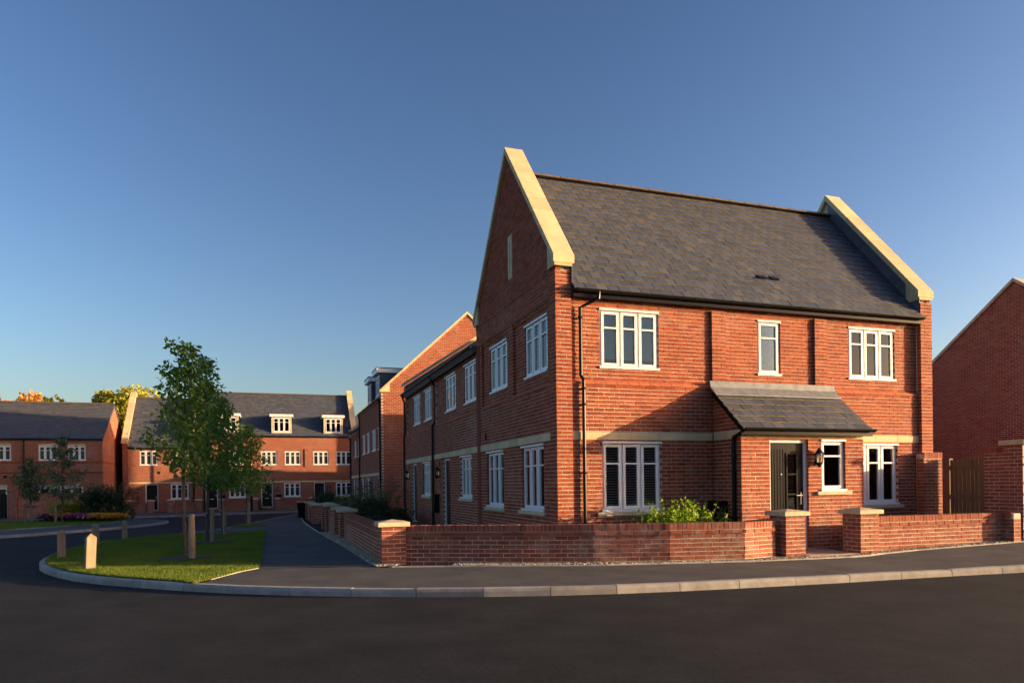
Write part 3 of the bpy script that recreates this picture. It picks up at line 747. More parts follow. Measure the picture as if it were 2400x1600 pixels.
# stone slit in the gable
m2 = MB(); sl_o = (-2.76,-2.50,5.97,6.93)
for q in rsub([sl_o], (-2.665,-2.595,6.12,6.78)): FL.box(m2, q[0], q[1], -.12, LD+.02, q[2], q[3])
so_ = m2.build('gable_slit', 'cap_stone', house); box_part(so_, FL, 'slit_back', 'interior', -2.70,-2.56, -.14,-.11, 6.1,6.8)
box_part(house, FL, 'wall_vent', 'black_plastic', -4.82,-4.66, LD-.02, LD+.03, 2.52,2.67)
# right gable parapet and rear walls (plain)
GX = 8.955
m2 = MB()
pg_ = [(.0,0),(GB,0),(GB,QZ),(RIDGE_W,ap),(.0,QZ)]
m2.prism([(W0-.012, y, z) for y, z in pg_], [(GX+.02, y, z) for y, z in pg_]); gw = m2.build('wall', 'mortar', house)
FRt = Fr(W0, 0, math.pi/2)
half2 = [(TAN, 1, ap+TAN*RIDGE_W), (-TAN, 1, ap-TAN*RIDGE_W)]
for b in bricks_in(0, GB, 0, QZ, (), None, 0, 1, False, False, 0.0, 0): items.append((FRt, gw, b))
for b in bricks_in(0, GB, QZ, ap, (), half2, 0, 1, False, False, 0.0, 0): items.append((FRt, gw, b))
# front end faces of the two parapets (above the quoins)
m2 = MB(); m2.box(0.02, W0-.02, GB-.28, GB, 0, 5.0); m2.build('wall', 'brick', house)
lay_bricks(items, 'brick'); items = []
# roof
roof = MB(); RZ = 8.39; EV = -.13
zr = lambda v: RZ-TAN*abs(v-RIDGE_W)
roof.prism([(.34, y, z-.03) for y, z in ((EV+.09,zr(EV+.09)),(RIDGE_W,RZ),(GB+.13,zr(EV)))] + [(.34, y, z-.12) for y, z in ((GB+.13,zr(EV)),(RIDGE_W,RZ),(EV+.09,zr(EV+.09)))],
           [(GX-.004, y, z-.03) for y, z in ((EV+.09,zr(EV+.09)),(RIDGE_W,RZ),(GB+.13,zr(EV)))] + [(GX-.004, y, z-.12) for y, z in ((GB+.13,zr(EV)),(RIDGE_W,RZ),(EV+.09,zr(EV+.09)))])
ro = roof.build('roof', 'slate', house)
cs, sn = math.cos(PIT), math.sin(PIT)
slates(ro, (.34, EV, zr(EV)-.024), (1,0,0), (0,cs,sn), (0,-sn,cs), GX-.344, (RIDGE_W-EV)/cs-.03, .236, .200)
n_ = 19; s_ = (GX-.34)/n_
for i in range(n_):
    m2 = MB(); pr = [(.15*math.cos(math.pi*k/6), .02+.085*math.sin(math.pi*k/6)) for k in range(7)]
    m2.prism([(.34+i*s_+.003, RIDGE_W+y, RZ-.06+z) for y, z in pr], [(.34+(i+1)*s_-.003, RIDGE_W+y*.97, RZ-.062+z) for y, z in pr]); m2.build('ridge_tile', 'ridge_clay', ro)
for k in (4.95,5.28): # two slate vents
    s0 = .92; c_ = Vector((k, EV+s0*cs, zr(EV)+s0*sn)); m2 = MB(); nr_ = Vector((0,-sn,cs)); sl_ = Vector((0,cs,sn)); ax_ = Vector((1,0,0))
    f_ = lambda a, s, n: c_+ax_*a+sl_*s+nr_*n
    m2.hexa([f_(0,0,.012),f_(.2,0,.012),f_(.2,.15,.0),f_(0,.15,.0),f_(0,0,.05),f_(.2,0,.05),f_(.2,.15,.012),f_(0,.15,.012)]); m2.build('roof_vent', 'black_plastic', ro)
gutter(house, FF, .34, GX, .14, 5.055)
# coping stones
def coping(par, x0, x1, y0, y1, za, n, mat='stone', th=.10, lead=None, tan=TAN, axis='y'):
    """stones climbing from (y0) to the apex y1; za is the apex level of the top face"""
    L = (y1-y0)
    for i in range(n):
        a, b = y0+L*i/n, y0+L*(i+1)/n
        ea, eb = (.006 if i else 0)*(1 if L > 0 else -1), (.006 if i < n-1 else 0)*(1 if L > 0 else -1)
        za_, zb_ = za-tan*abs(y1-a-ea), za-tan*abs(y1-b+eb)
        c = th*math.sqrt(1+tan*tan)
        q = lambda y, z: [(x0, y, z), (x1, y, z)] if axis == 'y' else [(y, x0, z), (y, x1, z)]
        p1, p2, p3, p4 = q(a+ea, za_-c), q(b-eb, zb_-c), q(b-eb, zb_), q(a+ea, za_)
        m2 = MB(); m2.prism([p1[0],p2[0],p3[0],p4[0]], [p1[1],p2[1],p3[1],p4[1]]); m2.build('coping_stone', mat, par)
CA = 8.93
for x0, x1, ln in ((-.05,.375,0),(GX-.075,W0+.05,1)):
    coping(house, x0, x1, -.06, RIDGE_W-.002, CA, 8); coping(house, x0, x1, GB+.06, RIDGE_W+.002, CA, 8)
# kneelers
for y0, sg in ((-.05,1),(GB+.05,-1)):
    zk = CA-TAN*(RIDGE_W+.05)-.16
    for x0, x1 in ((-.028,.33),(GX-.03,W0+.028)):
        m2 = MB(); pr = [(y0, zk-.06),(y0+sg*.36, zk-.06),(y0+sg*.36, zk+TAN*.36-.02),(y0, zk-.005)]
        m2.prism([(x0,y,z) for y,z in pr], [(x1,y,z) for y,z in pr]); m2.build('kneeler', 'stone', house)
# lead flashing on the inner faces of the parapets
for x0, x1 in ((GX-.012,GX-.002),(.332,.345)):
    for i in range(5):
        a, b = EV+.1+(RIDGE_W-EV-.1)*i/5, EV+.1+(RIDGE_W-EV-.1)*(i+1)/5-.004
        m2 = MB(); pr = [(a, zr(a)-.02),(b, zr(b)-.02),(b, min(zr(b)+.62, CA-TAN*(RIDGE_W-b)-.16)),(a, CA-TAN*(RIDGE_W-a)-.16)]
        m2.prism([(x0-(i%2)*.002,y,z) for y,z in pr], [(x1,y,z) for y,z in pr]); m2.build('lead_flashing', 'lead', house)
# downpipes of the front
dp = [(.84,-.17,5.05),(.84,-.17,4.93),(.55,-.02,4.79),(.55,-.0,4.74)]
downpipe(house, [FF.P(.83,.15,5.04),FF.P(.83,.15,4.90),FF.P(.52,-.02,4.74),FF.P(.52,-.02,3.45),FF.P(.55,.03,3.36),FF.P(.55,.03,.05)], .036, [FF.P(.52,-.02,4.55),FF.P(.55,.03,3.2),FF.P(.55,.03,1.6),FF.P(.55,.03,2.9)])

# porch
PX0, PX1, PF = 3.43, 6.40, -.885
FP = Fr(PX0, PF, 0); FPL = Fr(PX0, 0, -math.pi/2)     # FPL: a=-w => 0..0.885
PWD = PX1-PX0
pw_ = MB(); po = MB().build('porch_wall', 'mortar', house)
dh = (.66,1.585,.07,2.215); wh = (1.90,2.51,1.20,2.215)
pb = (0,PWD,2.235,2.385)
region(FP, po, pw_, 0, PWD, 0, 2.42, 0, holes=[dh, wh, pb, (.66,1.585,-.1,.07)], own=0, c0=True, c1=True, back=-.22, e0=.012, e1=.012)
hp = [(-.93, 1, 2.40-.0)]  # not used
ptan = (3.30-2.42)/1.02
halfp = [(ptan, 1, 2.30+ptan*.885+ptan*(-.885)+.98-.0)]
halfp = [(ptan, 1, 3.26)]
region(FPL, po, pw_, .0, .885, 0, 2.235, 0, own=1, c1=True, back=-.22, e1=.012, aorg=-.005)
region(FPL, po, pw_, .0, .885, 2.385, 3.26, 0, half=halfp, own=1, back=-.22, slabm=False, aorg=-.005)
pr = [(0.0,2.235),(.873,2.235),(.873,3.26-ptan*.873),(0.0,3.26)]
pw_.prism([FPL.P(a,-.008,z) for a, z in pr], [FPL.P(a,-.2,z) for a, z in pr])
FPR = Fr(PX1, PF, math.pi/2)
region(FPR, po, pw_, 0, .85, 0, 2.235, 0, own=1, c0=True, back=-.22, e0=.012)
pr = [(0.012,2.235),(.885,2.235),(.885,3.26),(.012,3.26-ptan*.873)]
pw_.prism([FPR.P(a,-.008,z) for a, z in pr], [FPR.P(a,-.2,z) for a, z in pr])
for b in bricks_in(0, .885, 2.385, 3.26, (), [(-ptan,1,3.26-ptan*.885)], 0, 1, False, False, 0, 0): items.append((FPR, po, b))
fill(po, pw_, 'mortar'); lay_bricks(items, 'brick', 200); items = []
stone_course(house, FP, 0, PWD, 2.235, 2.385, .004, L=.58); stone_course(house, FPL, .02, .88, 2.235, 2.385, .003, L=.45); stone_course(house, FPR, .005, .88, 2.235, 2.385, .003, L=.45)
door(house, FP, *dh, glazed=True); window(house, FP, *wh, 1, 0, .055, sill=True)
box_part(house, FP, 'door_step', 'paving_buff', .60,1.65, -.1,.22, -.02,.066)
wall_lamp(house, FP, 1.77, 1.86)
box_part(house, FPL, 'meter_box', 'black_plastic', .02,.46, .003,.16, .32,1.02)
pro = MB(); e0_ = 1.03; zb_ = 3.31; ze_ = 2.43
sl_len = math.hypot(e0_, zb_-ze_); cs2, sn2 = e0_/sl_len, (zb_-ze_)/sl_len
A = [(PX0-.06, -e0_, ze_),(PX0-.06,-.06,zb_-.05),(PX0-.06,-.06,zb_-.16),(PX0-.06,-e0_,ze_-.11)]
pro.prism([(x, y, z-.012) for x, y, z in A], [(PX1+.06, y, z-.012) for x, y, z in A]); pr_o = pro.build('porch_roof', 'black_plastic', house)
slates(pr_o, (PX0-.08, -e0_-.03, ze_-.03), (1,0,0), (0,cs2,sn2), (0,-sn2,cs2), PWD+.16, sl_len-.02, .25, .20, 200)
for i in range(3):
    x0, x1 = PX0-.10+i*(PWD+.18)/3, PX0-.10+(i+1)*(PWD+.18)/3
    m2 = MB(); pr = [(-.0315,3.44),(-.045,3.44),(-.075,3.30),(-.25,3.30-.19*sn2/cs2-.0),(-.25,3.30-.19*sn2/cs2-.014),(-.0315,3.285)]
    pr = [(y, z+.012 if y < -.05 else z) for y, z in pr]
    m2.prism([(x0+.002,y,z+(i%2)*.002) for y,z in pr], [(x1-.002,y,z+(i%2)*.002) for y,z in pr]); m2.build('lead_flashing', 'pale_lead', pr_o)
gutter(house, FF, PX0-.10, PX1+.10, 1.10, 2.42, .052)
downpipe(house, [FF.P(PX0-.06,1.08,2.40),FF.P(PX0-.06,1.0,2.33),FF.P(PX0-.05,.73,2.26),FF.P(PX0-.05,.72,2.15),FF.P(PX0-.05,.72,.03)], .036, [FF.P(PX0-.05,.72,1.9),FF.P(PX0-.05,.72,.7)])

# ------------------------------------------------------------------ plain terrace houses
def body(par, fr, a0, a1, z0, z1, holes, d=0, depth=.3, own=0, c0=False, c1=False, limit=300, half=None, gable=None, bands=(), mat='brick', base=0.0):
    """one brick wall with openings; gable = polygon above z1"""
    mb = MB(); slab(mb, fr, a0+(.012 if c0 else 0), a1-(.012 if c1 else 0), z0, z1, d, -depth, list(holes)+list(bands))
    its = bricks_in(a0, a1, z0, z1, list(holes)+list(bands), None, base, own, c0, c1, d, a0)
    if gable:
        top = max(z for a, z in gable)
        # half planes from consecutive upper edges
        hp = []
        for (p, q) in zip(gable, gable[1:]):
            if abs(q[0]-p[0]) < 1e-6: continue
            k = (q[1]-p[1])/(q[0]-p[0]); hp.append((-k, 1, p[1]-k*p[0]))
        its += bricks_in(a0, a1, z1, top, (), hp, base, own, False, False, d, a0)
        pts = [(a0+.012, z1)]+[(min(max(a, a0+.012), a1-.012), z-.02) for a, z in gable]+[(a1-.012, z1)]
        mb.prism([fr.P(a, d-.0045, z) for a, z in pts], [fr.P(a, d-depth, z) for a, z in pts])
    wo = mb.build('wall', 'mortar', par)
    return [(fr, wo, b) for b in its]
def roof_plane(par, A, B, up, S, nr, geo=True, limit=300, wid=.30, gauge=.22, mat='slate', skip=None, back=None):
    A, B, up, nr = Vector(A), Vector(B), Vector(up).normalized(), Vector(nr).normalized()
    ax = (B-A).normalized(); L = (B-A).length
    mb = MB(); q = [A, B, B+up*S, A+up*S]; mb.prism([tuple(p-nr*.02) for p in q], [tuple(p-nr*.14) for p in q]); ro = mb.build('roof', mat, par)
    if geo: slates(ro, A-nr*.02, ax, up, nr, L, S, wid, gauge, limit, skip=skip)
    return ro
def ridge(par, A, B, L=.45, r=.13):
    A, B = Vector(A), Vector(B); n = max(1, int((B-A).length/L)); t = (B-A)/n; s = Vector((t.y, -t.x, 0)).normalized()
    for i in range(n):
        m2 = MB(); pr = [(r*math.cos(math.pi*k/4), .75*r*math.sin(math.pi*k/4)) for k in range(5)]; p0, p1 = A+t*(i+.01), A+t*(i+.99)
        m2.prism([tuple(p0+s*x+Vector((0,0,z-.04))) for x, z in pr], [tuple(p1+s*x+Vector((0,0,z-.042))) for x, z in pr]); m2.build('ridge_tile', 'ridge_clay', par)

# terrace wing behind the corner house (two cottages in one row, side wall faces the footpath)
wing = thing('terraced_cottages', 'low brick terrace wing with two black doors joined to the back of the corner house', 'house', (3.4, 10.6, -.1))
FW = Fr(0, GB, -math.pi/2)    # a = -(w-GB): from -10.36 to 0
WE = 15.82
A_ = lambda w0, w1, z0, z1: (-(w1-GB), -(w0-GB), z0, z1)
wu = [A_(5.64,6.94,3.63,4.72), A_(7.9,9.2,3.63,4.72), A_(11.2,12.4,3.63,4.72), A_(13.12,14.4,3.63,4.72)]
wlw = [A_(6.02,7.26,1.03,2.20), A_(11.23,12.5,1.03,2.20)]
wd = [A_(8.49,9.40,.06,2.215), A_(13.65,14.56,.02,2.215)]
wband = A_(GB, WE, 2.235, 2.385)
its = []
mb = MB(); wo = MB().build('wall', 'mortar', wing)
def wreg(a0, a1, z0, z1, d, holes=()):
    for b in bricks_in(a0, a1, z0, z1, holes, None, 0, 1, False, False, d, 0): its.append((FW, wo, b))
    slab(mb, FW, a0, a1, z0, z1, d, -.3, holes)
E_ = -(WE-GB)
wreg(E_, 0, -.25, 3.30, LD, wlw+wd+[wband])
WP = [(-(10.3-GB), -(5.55-GB)+.0), (-(15.5-GB), -(10.75-GB))]
wreg(-(5.55-GB), 0, 3.30, 4.80, LD); wreg(-(10.75-GB), -(10.3-GB), 3.30, 4.80, LD); wreg(E_, -(15.5-GB), 3.30, 4.80, LD)
for a0, a1 in WP: wreg(a0, a1, 3.30, 4.80, PD, wu)
wreg(E_, 0, 4.80, 4.95, LD)
fill(wo, mb, 'mortar')
for a0, a1 in WP:
    n_ = int((a1-a0)/.228); s_ = (a1-a0)/n_
    for i in range(n_):
        m2 = MB(); pr = ((PD-.05,3.30),(LD+.012,3.30),(LD+.012,3.335),(PD-.002,3.385),(PD-.05,3.385))
        m2.prism([FW.P(a0+i*s_+.004, d, z) for d, z in pr], [FW.P(a0+(i+1)*s_-.004, d, z) for d, z in pr]); m2.build('plinth_brick', 'plinth_brick', wo)
stone_course(wing, FW, E_+.05, -.01, 2.235, 2.385, LD+.006)
for q in wu: window(wing, FW, *q, 3, PD, .035, cover='curtain')
for q in wlw: window(wing, FW, *q, 3, LD, .06, sill=True, cover='curtain')
for q in wd: door(wing, FW, *q, d=LD)
wall_lamp(wing, FW, -(9.86-GB), 1.80, LD); wall_lamp(wing, FW, -(15.2-GB), 1.80, LD)
box_part(wing, FW, 'meter_box', 'black_plastic', -(10.30-GB), -(9.95-GB), LD+.002, LD+.16, .52, 1.12)
box_part(wing, FW, 'wall_vent', 'black_plastic', -(9.98-GB), -(9.86-GB), LD+.001, LD+.03, 2.02, 2.16); box_part(wing, FW, 'wall_vent', 'black_plastic', -(15.2-GB), -(15.08-GB), LD+.001, LD+.03, 2.02, 2.16)
downpipe(wing, [FW.P(-(10.5-GB),.12,4.95),FW.P(-(10.5-GB),.02,4.75),FW.P(-(10.5-GB),-.03,4.65),FW.P(-(10.5-GB),-.03,3.46),FW.P(-(10.62-GB),.03,3.34),FW.P(-(10.62-GB),.03,-.1)], .04)
downpipe(wing, [FW.P(-(15.72-GB),.12,4.95),FW.P(-(15.72-GB),.03,4.7),FW.P(-(15.72-GB),.02,3.46),FW.P(-(15.8-GB),.04,3.34),FW.P(-(15.8-GB),.04,-.25)], .04)
gutter(wing, FW, E_, -.02, .13, 5.00)
m2 = MB(); m2.box(.3, 6.8, WE-.3, WE-.01, -.3, 4.9); m2.build('wall', 'brick', wing)
m2 = MB(); pts = [(0.0,4.9),(6.8,4.9),(3.4,7.28)]; m2.prism([(x, WE-.012, z) for x, z in pts], [(x, WE-.34, z) for x, z in pts]); m2.build('wall', 'brick', wing)
m2 = MB(); m2.box(6.6, 6.8, GB+.02, WE-.3, -.3, 4.9); m2.build('wall', 'brick', wing)
TW = .66; cw, sw = math.cos(math.atan(TW)), math.sin(math.atan(TW))
rw = roof_plane(wing, (-.13, WE-.36, 4.93), (-.13, GB-.0, 4.93), (cw,0,sw), 3.53/cw, (-sw,0,cw), limit=300)
roof_plane(wing, (6.93, GB, 4.93), (6.93, WE-.36, 4.93), (-cw,0,sw), 3.53/cw, (sw,0,cw), geo=False)
ridge(wing, (3.4, GB-2.3, 7.27), (3.4, WE-.36, 7.27))
# end parapet of the wing with lead-clad inner face
m2 = MB(); pts = [(-.02,4.9),(-.02,5.32),(3.4,7.60),(6.82,5.32),(6.82,4.9)]
m2.prism([(x, WE-.355, z) for x, z in pts], [(x, WE-.345, z) for x, z in pts]); m2.build('lead_flashing', 'lead', wing)
m2 = MB(); m2.prism([(x, WE-.345, z) for x, z in pts], [(x, WE-.02, z) for x, z in pts]); m2.build('parapet', 'brick', wing)
coping(wing, WE-.42, WE+.04, -.12, 3.398, 7.76, 9, tan=.665, axis='x'); coping(wing, WE-.42, WE+.04, 6.92, 3.402, 7.76, 9, tan=.665, axis='x')
lay_bricks(its, 'brick')

# tall neighbour with front gable and dormers, then a lower cottage behind it
W2 = 22.16
nb = thing('gabled_house', 'tall brick house with a sunlit front gable and two dark dormers, beyond the terrace wing', 'house', (4.38, 26.5, -.33))
FNG = Fr(0, W2, 0); apn = 9.98; tn = .92
its = body(nb, FNG, 0, 8.76, -.5, 6.05, [], c0=True, own=0, gable=[(0,6.05),(4.38,6.05+4.38*tn-.06),(8.76,6.05)], base=-.45)
FNS = Fr(0, W2, -math.pi/2); NE = 30.95
B_ = lambda w0, w1, z0, z1: (-(w1-W2), -(w0-W2), z0, z1)
nu = [B_(22.55,23.42,3.18,4.27), B_(24.15,25.55,3.18,4.27), B_(26.55,27.75,3.18,4.27), B_(28.4,29.6,3.18,4.27)]
nl = [B_(22.55,23.42,.55,1.80), B_(26.75,27.75,.55,1.80), B_(29.3,30.2,.55,1.80)]; nd = [B_(24.6,25.5,-.32,1.80), B_(28.1,29.0,-.35,1.80)]
nband = B_(W2+.3, NE, 1.90, 2.05)
its += body(nb, FNS, -(NE-W2), 0, -.55, 5.58, nu+nl+nd+[nband], c1=True, own=1, base=-.45)
for q in nu: window(nb, FNS, *q, 3, 0, .05, cover='curtain')
for q in nl: window(nb, FNS, *q, 3, 0, .05, sill=True)
for q in nd: door(nb, FNS, *q)
stone_course(nb, FNS, -(NE-W2)+.05, -.3, 1.90, 2.05, .006)
lay_bricks(its, 'brick', 300)
wall_lamp(nb, FNS, -(25.8-W2), 1.45)
gutter(nb, FNS, -(NE-W2), 0, .12, 5.66)
downpipe(nb, [FNS.P(-(22.42-W2),.1,5.6),FNS.P(-(22.42-W2),.04,5.4),FNS.P(-(22.42-W2),.04,-.4)], .045); downpipe(nb, [FNS.P(-(30.75-W2),.1,5.6),FNS.P(-(30.75-W2),.04,5.3),FNS.P(-(30.75-W2),.04,3.05),FNS.P(-(30.85-W2),.05,2.9),FNS.P(-(30.85-W2),.05,-.5)], .045)
cn, sn_ = math.cos(math.atan(tn)), math.sin(math.atan(tn))
dorm = [(25.85,27.35),(22.75,24.25)]
roof_plane(nb, (-.10, NE, 5.62), (-.10, W2+.33, 5.62), (cn,0,sn_), 4.48/cn, (-sn_,0,cn), limit=250, wid=.3, gauge=.22)
roof_plane(nb, (8.86, W2+.33, 5.62), (8.86, NE, 5.62), (-cn,0,sn_), 4.48/cn, (sn_,0,cn), geo=False)
ridge(nb, (4.38, W2+.33, 9.72), (4.38, NE, 9.72))
coping(nb, W2-.05, W2+.38, -.07, 4.378, 10.11, 12, tan=tn, axis='x'); coping(nb, W2-.05, W2+.38, 8.83, 4.382, 10.11, 12, tan=tn, axis='x')
m2 = MB(); pr = [(-.07,5.95),(.42,5.95),(.42,6.05+.42*tn),(-.07,6.03)]; m2.prism([(x, W2-.03, z) for x, z in pr], [(x, W2+.33, z) for x, z in pr]); m2.build('kneeler', 'stone', nb)
m2 = MB(); pts = [(-.0,5.6),(0,6.0),(4.38,10.0),(8.76,6.0),(8.76,5.6)]; m2.prism([(x, W2+.30, z) for x, z in pts], [(x, W2+.335, z) for x, z in pts]); m2.build('lead_flashing', 'lead', nb)
m2 = MB(); m2.box(.3, 8.76, NE-.25, NE, -.6, 5.6); m2.box(8.5, 8.76, W2+.3, NE-.25, -.6, 5.6); m2.prism([(x, NE-.25, z) for x, z in ((0,5.6),(8.76,5.6),(4.38,9.6))], [(x, NE, z) for x, z in ((0,5.6),(8.76,5.6),(4.38,9.6))]); m2.build('wall', 'brick', nb)
def dormer(par, fr, a0, a1, z0, z1, depth, d=-.15, clad='grey_clad', front='cap_stone'):
    mb = MB(); fr.box(mb, a0, a1, -depth, d-.03, z0, z1); do = mb.build('dormer', clad, par)
    mf = MB()
    for q in rsub([(a0,a1,z0,z1)], (a0+.13,a1-.13,z0+.10,z1-.06)): fr.box(mf, q[0], q[1], d-.0295, d, q[2], q[3])
    mf.build('dormer_front', front, do)
    window(do, fr, a0+.13, a1-.13, z0+.10, z1-.06, 3, d, .02, far=True)
    m2 = MB(); fr.box(m2, a0-.13, a1+.13, -depth, d+.16, z1, z1+.21); m2.build('fascia', 'white_frame', do)
    m2 = MB(); fr.box(m2, a0-.15, a1+.15, -depth, d+.18, z1+.2105, z1+.25); m2.build('dormer_roof', 'lead', do)
    m2 = MB(); fr.prism(m2, [(a0-.02,z0-.14),(a1+.02,z0-.14),(a1+.02,z0+.02),(a0-.02,z0+.02)], d+.001, d+.012); m2.build('lead_apron', 'pale_lead', do)
    return do
for w0, w1 in dorm: dormer(nb, FNS, -(w1-W2), -(w0-W2), 5.75, 6.95, 1.75, d=-.04, front='grey_clad')
low = thing('terraced_cottage', 'low brick cottage with parapet gable between the dormered gable house and the far terrace', 'house', (3, 33.5, -.4))
FLO = Fr(0, 36.0, -math.pi/2); C_ = lambda w0, w1, z0, z1: (-(w1-36.0), -(w0-36.0), z0, z1)
lu = [C_(31.15,32.0,3.18,4.25), C_(32.85,34.1,3.18,4.25)]; ll = [C_(31.3,32.1,.5,1.8), C_(33.9,34.8,.5,1.8)]; ld = [C_(32.5,33.4,-.38,1.8)]
its = body(low, FLO, 0, 36.0-NE-.02, -.6, 4.55, [(-r[1]*0+r[0], r[1], r[2], r[3]) for r in lu+ll+ld], base=-.45)
lay_bricks(its, 'brick', 0)
for q in lu+ll: window(low, FLO, *q, 3, 0, .05, far=True)
for q in ld: door(low, FLO, *q, far=True)
stone_course(low, FLO, .05, 36.0-NE-.1, 1.90, 2.05, .006)
gutter(low, FLO, 0, 36.0-NE, .12, 4.62, brackets=False)
downpipe(low, [FLO.P(.12,.1,4.6),FLO.P(.12,.05,4.4),FLO.P(.12,.05,-.5)], .05)
roof_plane(low, (-.1, 35.7, 4.56), (-.1, NE+.01, 4.56), (cw,0,sw), 3.4/cw, (-sw,0,cw), limit=0); roof_plane(low, (6.6, NE+.01, 4.56), (6.6, 35.7, 4.56), (-cw,0,sw), 3.4/cw, (sw,0,cw), geo=False)
m2 = MB(); pts = [(-.02,4.4),(-.02,5.0),(3.3,7.2),(6.6,5.0),(6.6,4.4)]; m2.prism([(x, 35.66, z) for x, z in pts], [(x, 35.7, z) for x, z in pts]); m2.build('lead_flashing', 'lead', low)
m2 = MB(); m2.box(.3, 6.5, 35.7, 36.0, -.6, 4.4); m2.prism([(x, 35.7, z) for x, z in pts], [(x, 36.0, z) for x, z in pts]); m2.box(6.2, 6.5, NE, 35.7, -.6, 4.5); m2.build('wall', 'brick', low)
coping(low, 35.6, 36.06, -.12, 3.298, 7.36, 8, tan=.66, axis='x'); coping(low, 35.6, 36.06, 6.72, 3.302, 7.36, 8, tan=.66, axis='x')

# ------------------------------------------------------------------ far terrace facing the camera
FT = Fr(0, 48.0, 0)
tan_l, tan_r = 1.04, .95
fl = thing('end_terrace_house', 'sunlit two storey brick end house with stone gable coping, left part of the far terrace', 'house', (-13.1, 51, -.45))
flu = [(-14.6,-13.33,3.14,4.27),(-12.42,-11.15,3.14,4.27)]; fll = [(-12.46,-11.19,.53,1.70)]; fld = [(-14.21,-13.34,-.32,1.70)]
its = body(fl, FT, -15.35, -10.55, -.6, 4.45, flu+fll+fld+[(-15.35,-10.55,1.72,1.88)], base=-.45)
its += body(fl, FT, -15.75, -15.35, -.6, 4.75, [], d=.05, base=-.45)
lay_bricks(its, 'brick', 300)
for q in flu: window(fl, FT, *q, 3, 0, .05, far=True)
for q in fll: window(fl, FT, *q, 3, 0, .05, sill=True, far=True)
for q in fld: door(fl, FT, *q, far=True)
stone_course(fl, FT, -15.33, -10.58, 1.725, 1.875, .006)
wall_lamp(fl, FT, -14.72, 1.22)
gutter(fl, FT, -15.35, -10.55, .12, 4.50, brackets=False); downpipe(fl, [FT.P(-10.82,.1,4.5),FT.P(-10.82,.05,4.3),FT.P(-10.82,.05,-.5)], .05)
cl, sl_ = math.cos(math.atan(tan_l)), math.sin(math.atan(tan_l))
rl = roof_plane(fl, (-15.4, 47.88, 4.50), (-10.5, 47.88, 4.50), (0,cl,sl_), 4.12/cl, (0,-sl_,cl), limit=300)
roof_plane(fl, (-10.5, 56.1, 4.50), (-15.4, 56.1, 4.50), (0,-cl,sl_), 4.12/cl, (0,sl_,cl), geo=False); ridge(fl, (-15.4, 52, 8.78), (-10.5, 52, 8.78))
def end_gable(par, u0, u1, ze, zap, wm, wf=48.0, mat='brick'):
    m2 = MB(); pts = [(wf+.01,-.6),(2*wm-wf,-.6),(2*wm-wf,ze),(wm,zap),(wf+.01,ze)]; m2.prism([(u0,y,z) for y,z in pts], [(u1,y,z) for y,z in pts]); return m2.build('wall', mat, par)
end_gable(fl, -15.74, -15.41, 4.9, 9.05, 52); coping(fl, -15.82, -15.36, 47.88, 51.998, 9.24, 9, tan=tan_l); coping(fl, -15.82, -15.36, 56.12, 52.002, 9.24, 9, tan=tan_l)
m2 = MB(); m2.box(-15.4, -10.6, 55.7, 56, -.6, 4.6); m2.build('wall', 'brick', fl)
fr_ = thing('terraced_houses', 'three storey brick terrace with white dormer windows, right part of the far terrace', 'house', (-4.4, 51, -.45))
fu = [(-8.25,-7.0,3.14,4.26),(-5.86,-4.61,3.14,4.26),(-4.04,-2.77,3.14,4.26),(-1.81,-.55,3.14,4.26),(.03,1.28,3.14,4.26)]
flo = [(-8.25,-7.03,.57,1.70),(-4.10,-2.83,.57,1.70),(0,1.27,.57,1.70)]; fd = [(-9.96,-9.08,-.27,1.71),(-5.85,-4.98,-.26,1.71),(-1.76,-.89,-.26,1.71)]
its = body(fr_, FT, -10.29, 1.70, -.6, 5.45, fu+flo+fd+[(-10.29,1.70,1.72,1.88)], base=-.45)
its += body(fr_, FT, -10.73, -10.29, -.6, 5.45, [], d=.06, base=-.45)
for a in (-2.30,): its += body(fr_, FT, a-.16, a+.16, 2.98, 4.45, [], d=.055, depth=.02, base=2.98)
lay_bricks(its, 'brick', 300)
for q in fu: window(fr_, FT, *q, 3, 0, .05, far=True)
for q in flo: window(fr_, FT, *q, 3, 0, .05, sill=True, far=True)
for q in fd: door(fr_, FT, *q, far=True)
for a in (-8.75,-4.55,-.45): wall_lamp(fr_, FT, a, 1.22)
for a in (-8.95,-4.72,-.6): box_part(fr_, FT, 'meter_box', 'black_plastic', a, a+.42, .002, .18, .28, .78)
stone_course(fr_, FT, -10.27, 1.68, 1.725, 1.875, .006)
gutter(fr_, FT, -10.7, 1.72, .12, 5.50, brackets=False); downpipe(fr_, [FT.P(-10.05,.1,5.5),FT.P(-10.05,.05,5.3),FT.P(-10.05,.05,-.5)], .05)
cr, sr = math.cos(math.atan(tan_r)), math.sin(math.atan(tan_r))
rr = roof_plane(fr_, (-10.4, 47.88, 5.48), (1.36, 47.88, 5.48), (0,cr,sr), 4.12/cr, (0,-sr,cr), limit=300)
roof_plane(fr_, (1.36, 56.1, 5.48), (-10.4, 56.1, 5.48), (0,-cr,sr), 4.12/cr, (0,sr,cr), geo=False); ridge(fr_, (-10.4, 52, 9.39), (1.36, 52, 9.39))
end_gable(fr_, 1.37, 1.70, 5.9, 9.68, 52); coping(fr_, 1.32, 1.78, 47.88, 51.998, 9.86, 9, tan=tan_r); coping(fr_, 1.32, 1.78, 56.12, 52.002, 9.86, 9, tan=tan_r)
end_gable(fr_, -10.72, -10.40, 5.9, 9.68, 52); coping(fr_, -10.80, -10.34, 47.88, 51.998, 9.86, 9, tan=tan_r); coping(fr_, -10.80, -10.34, 56.12, 52.002, 9.86, 9, tan=tan_r)
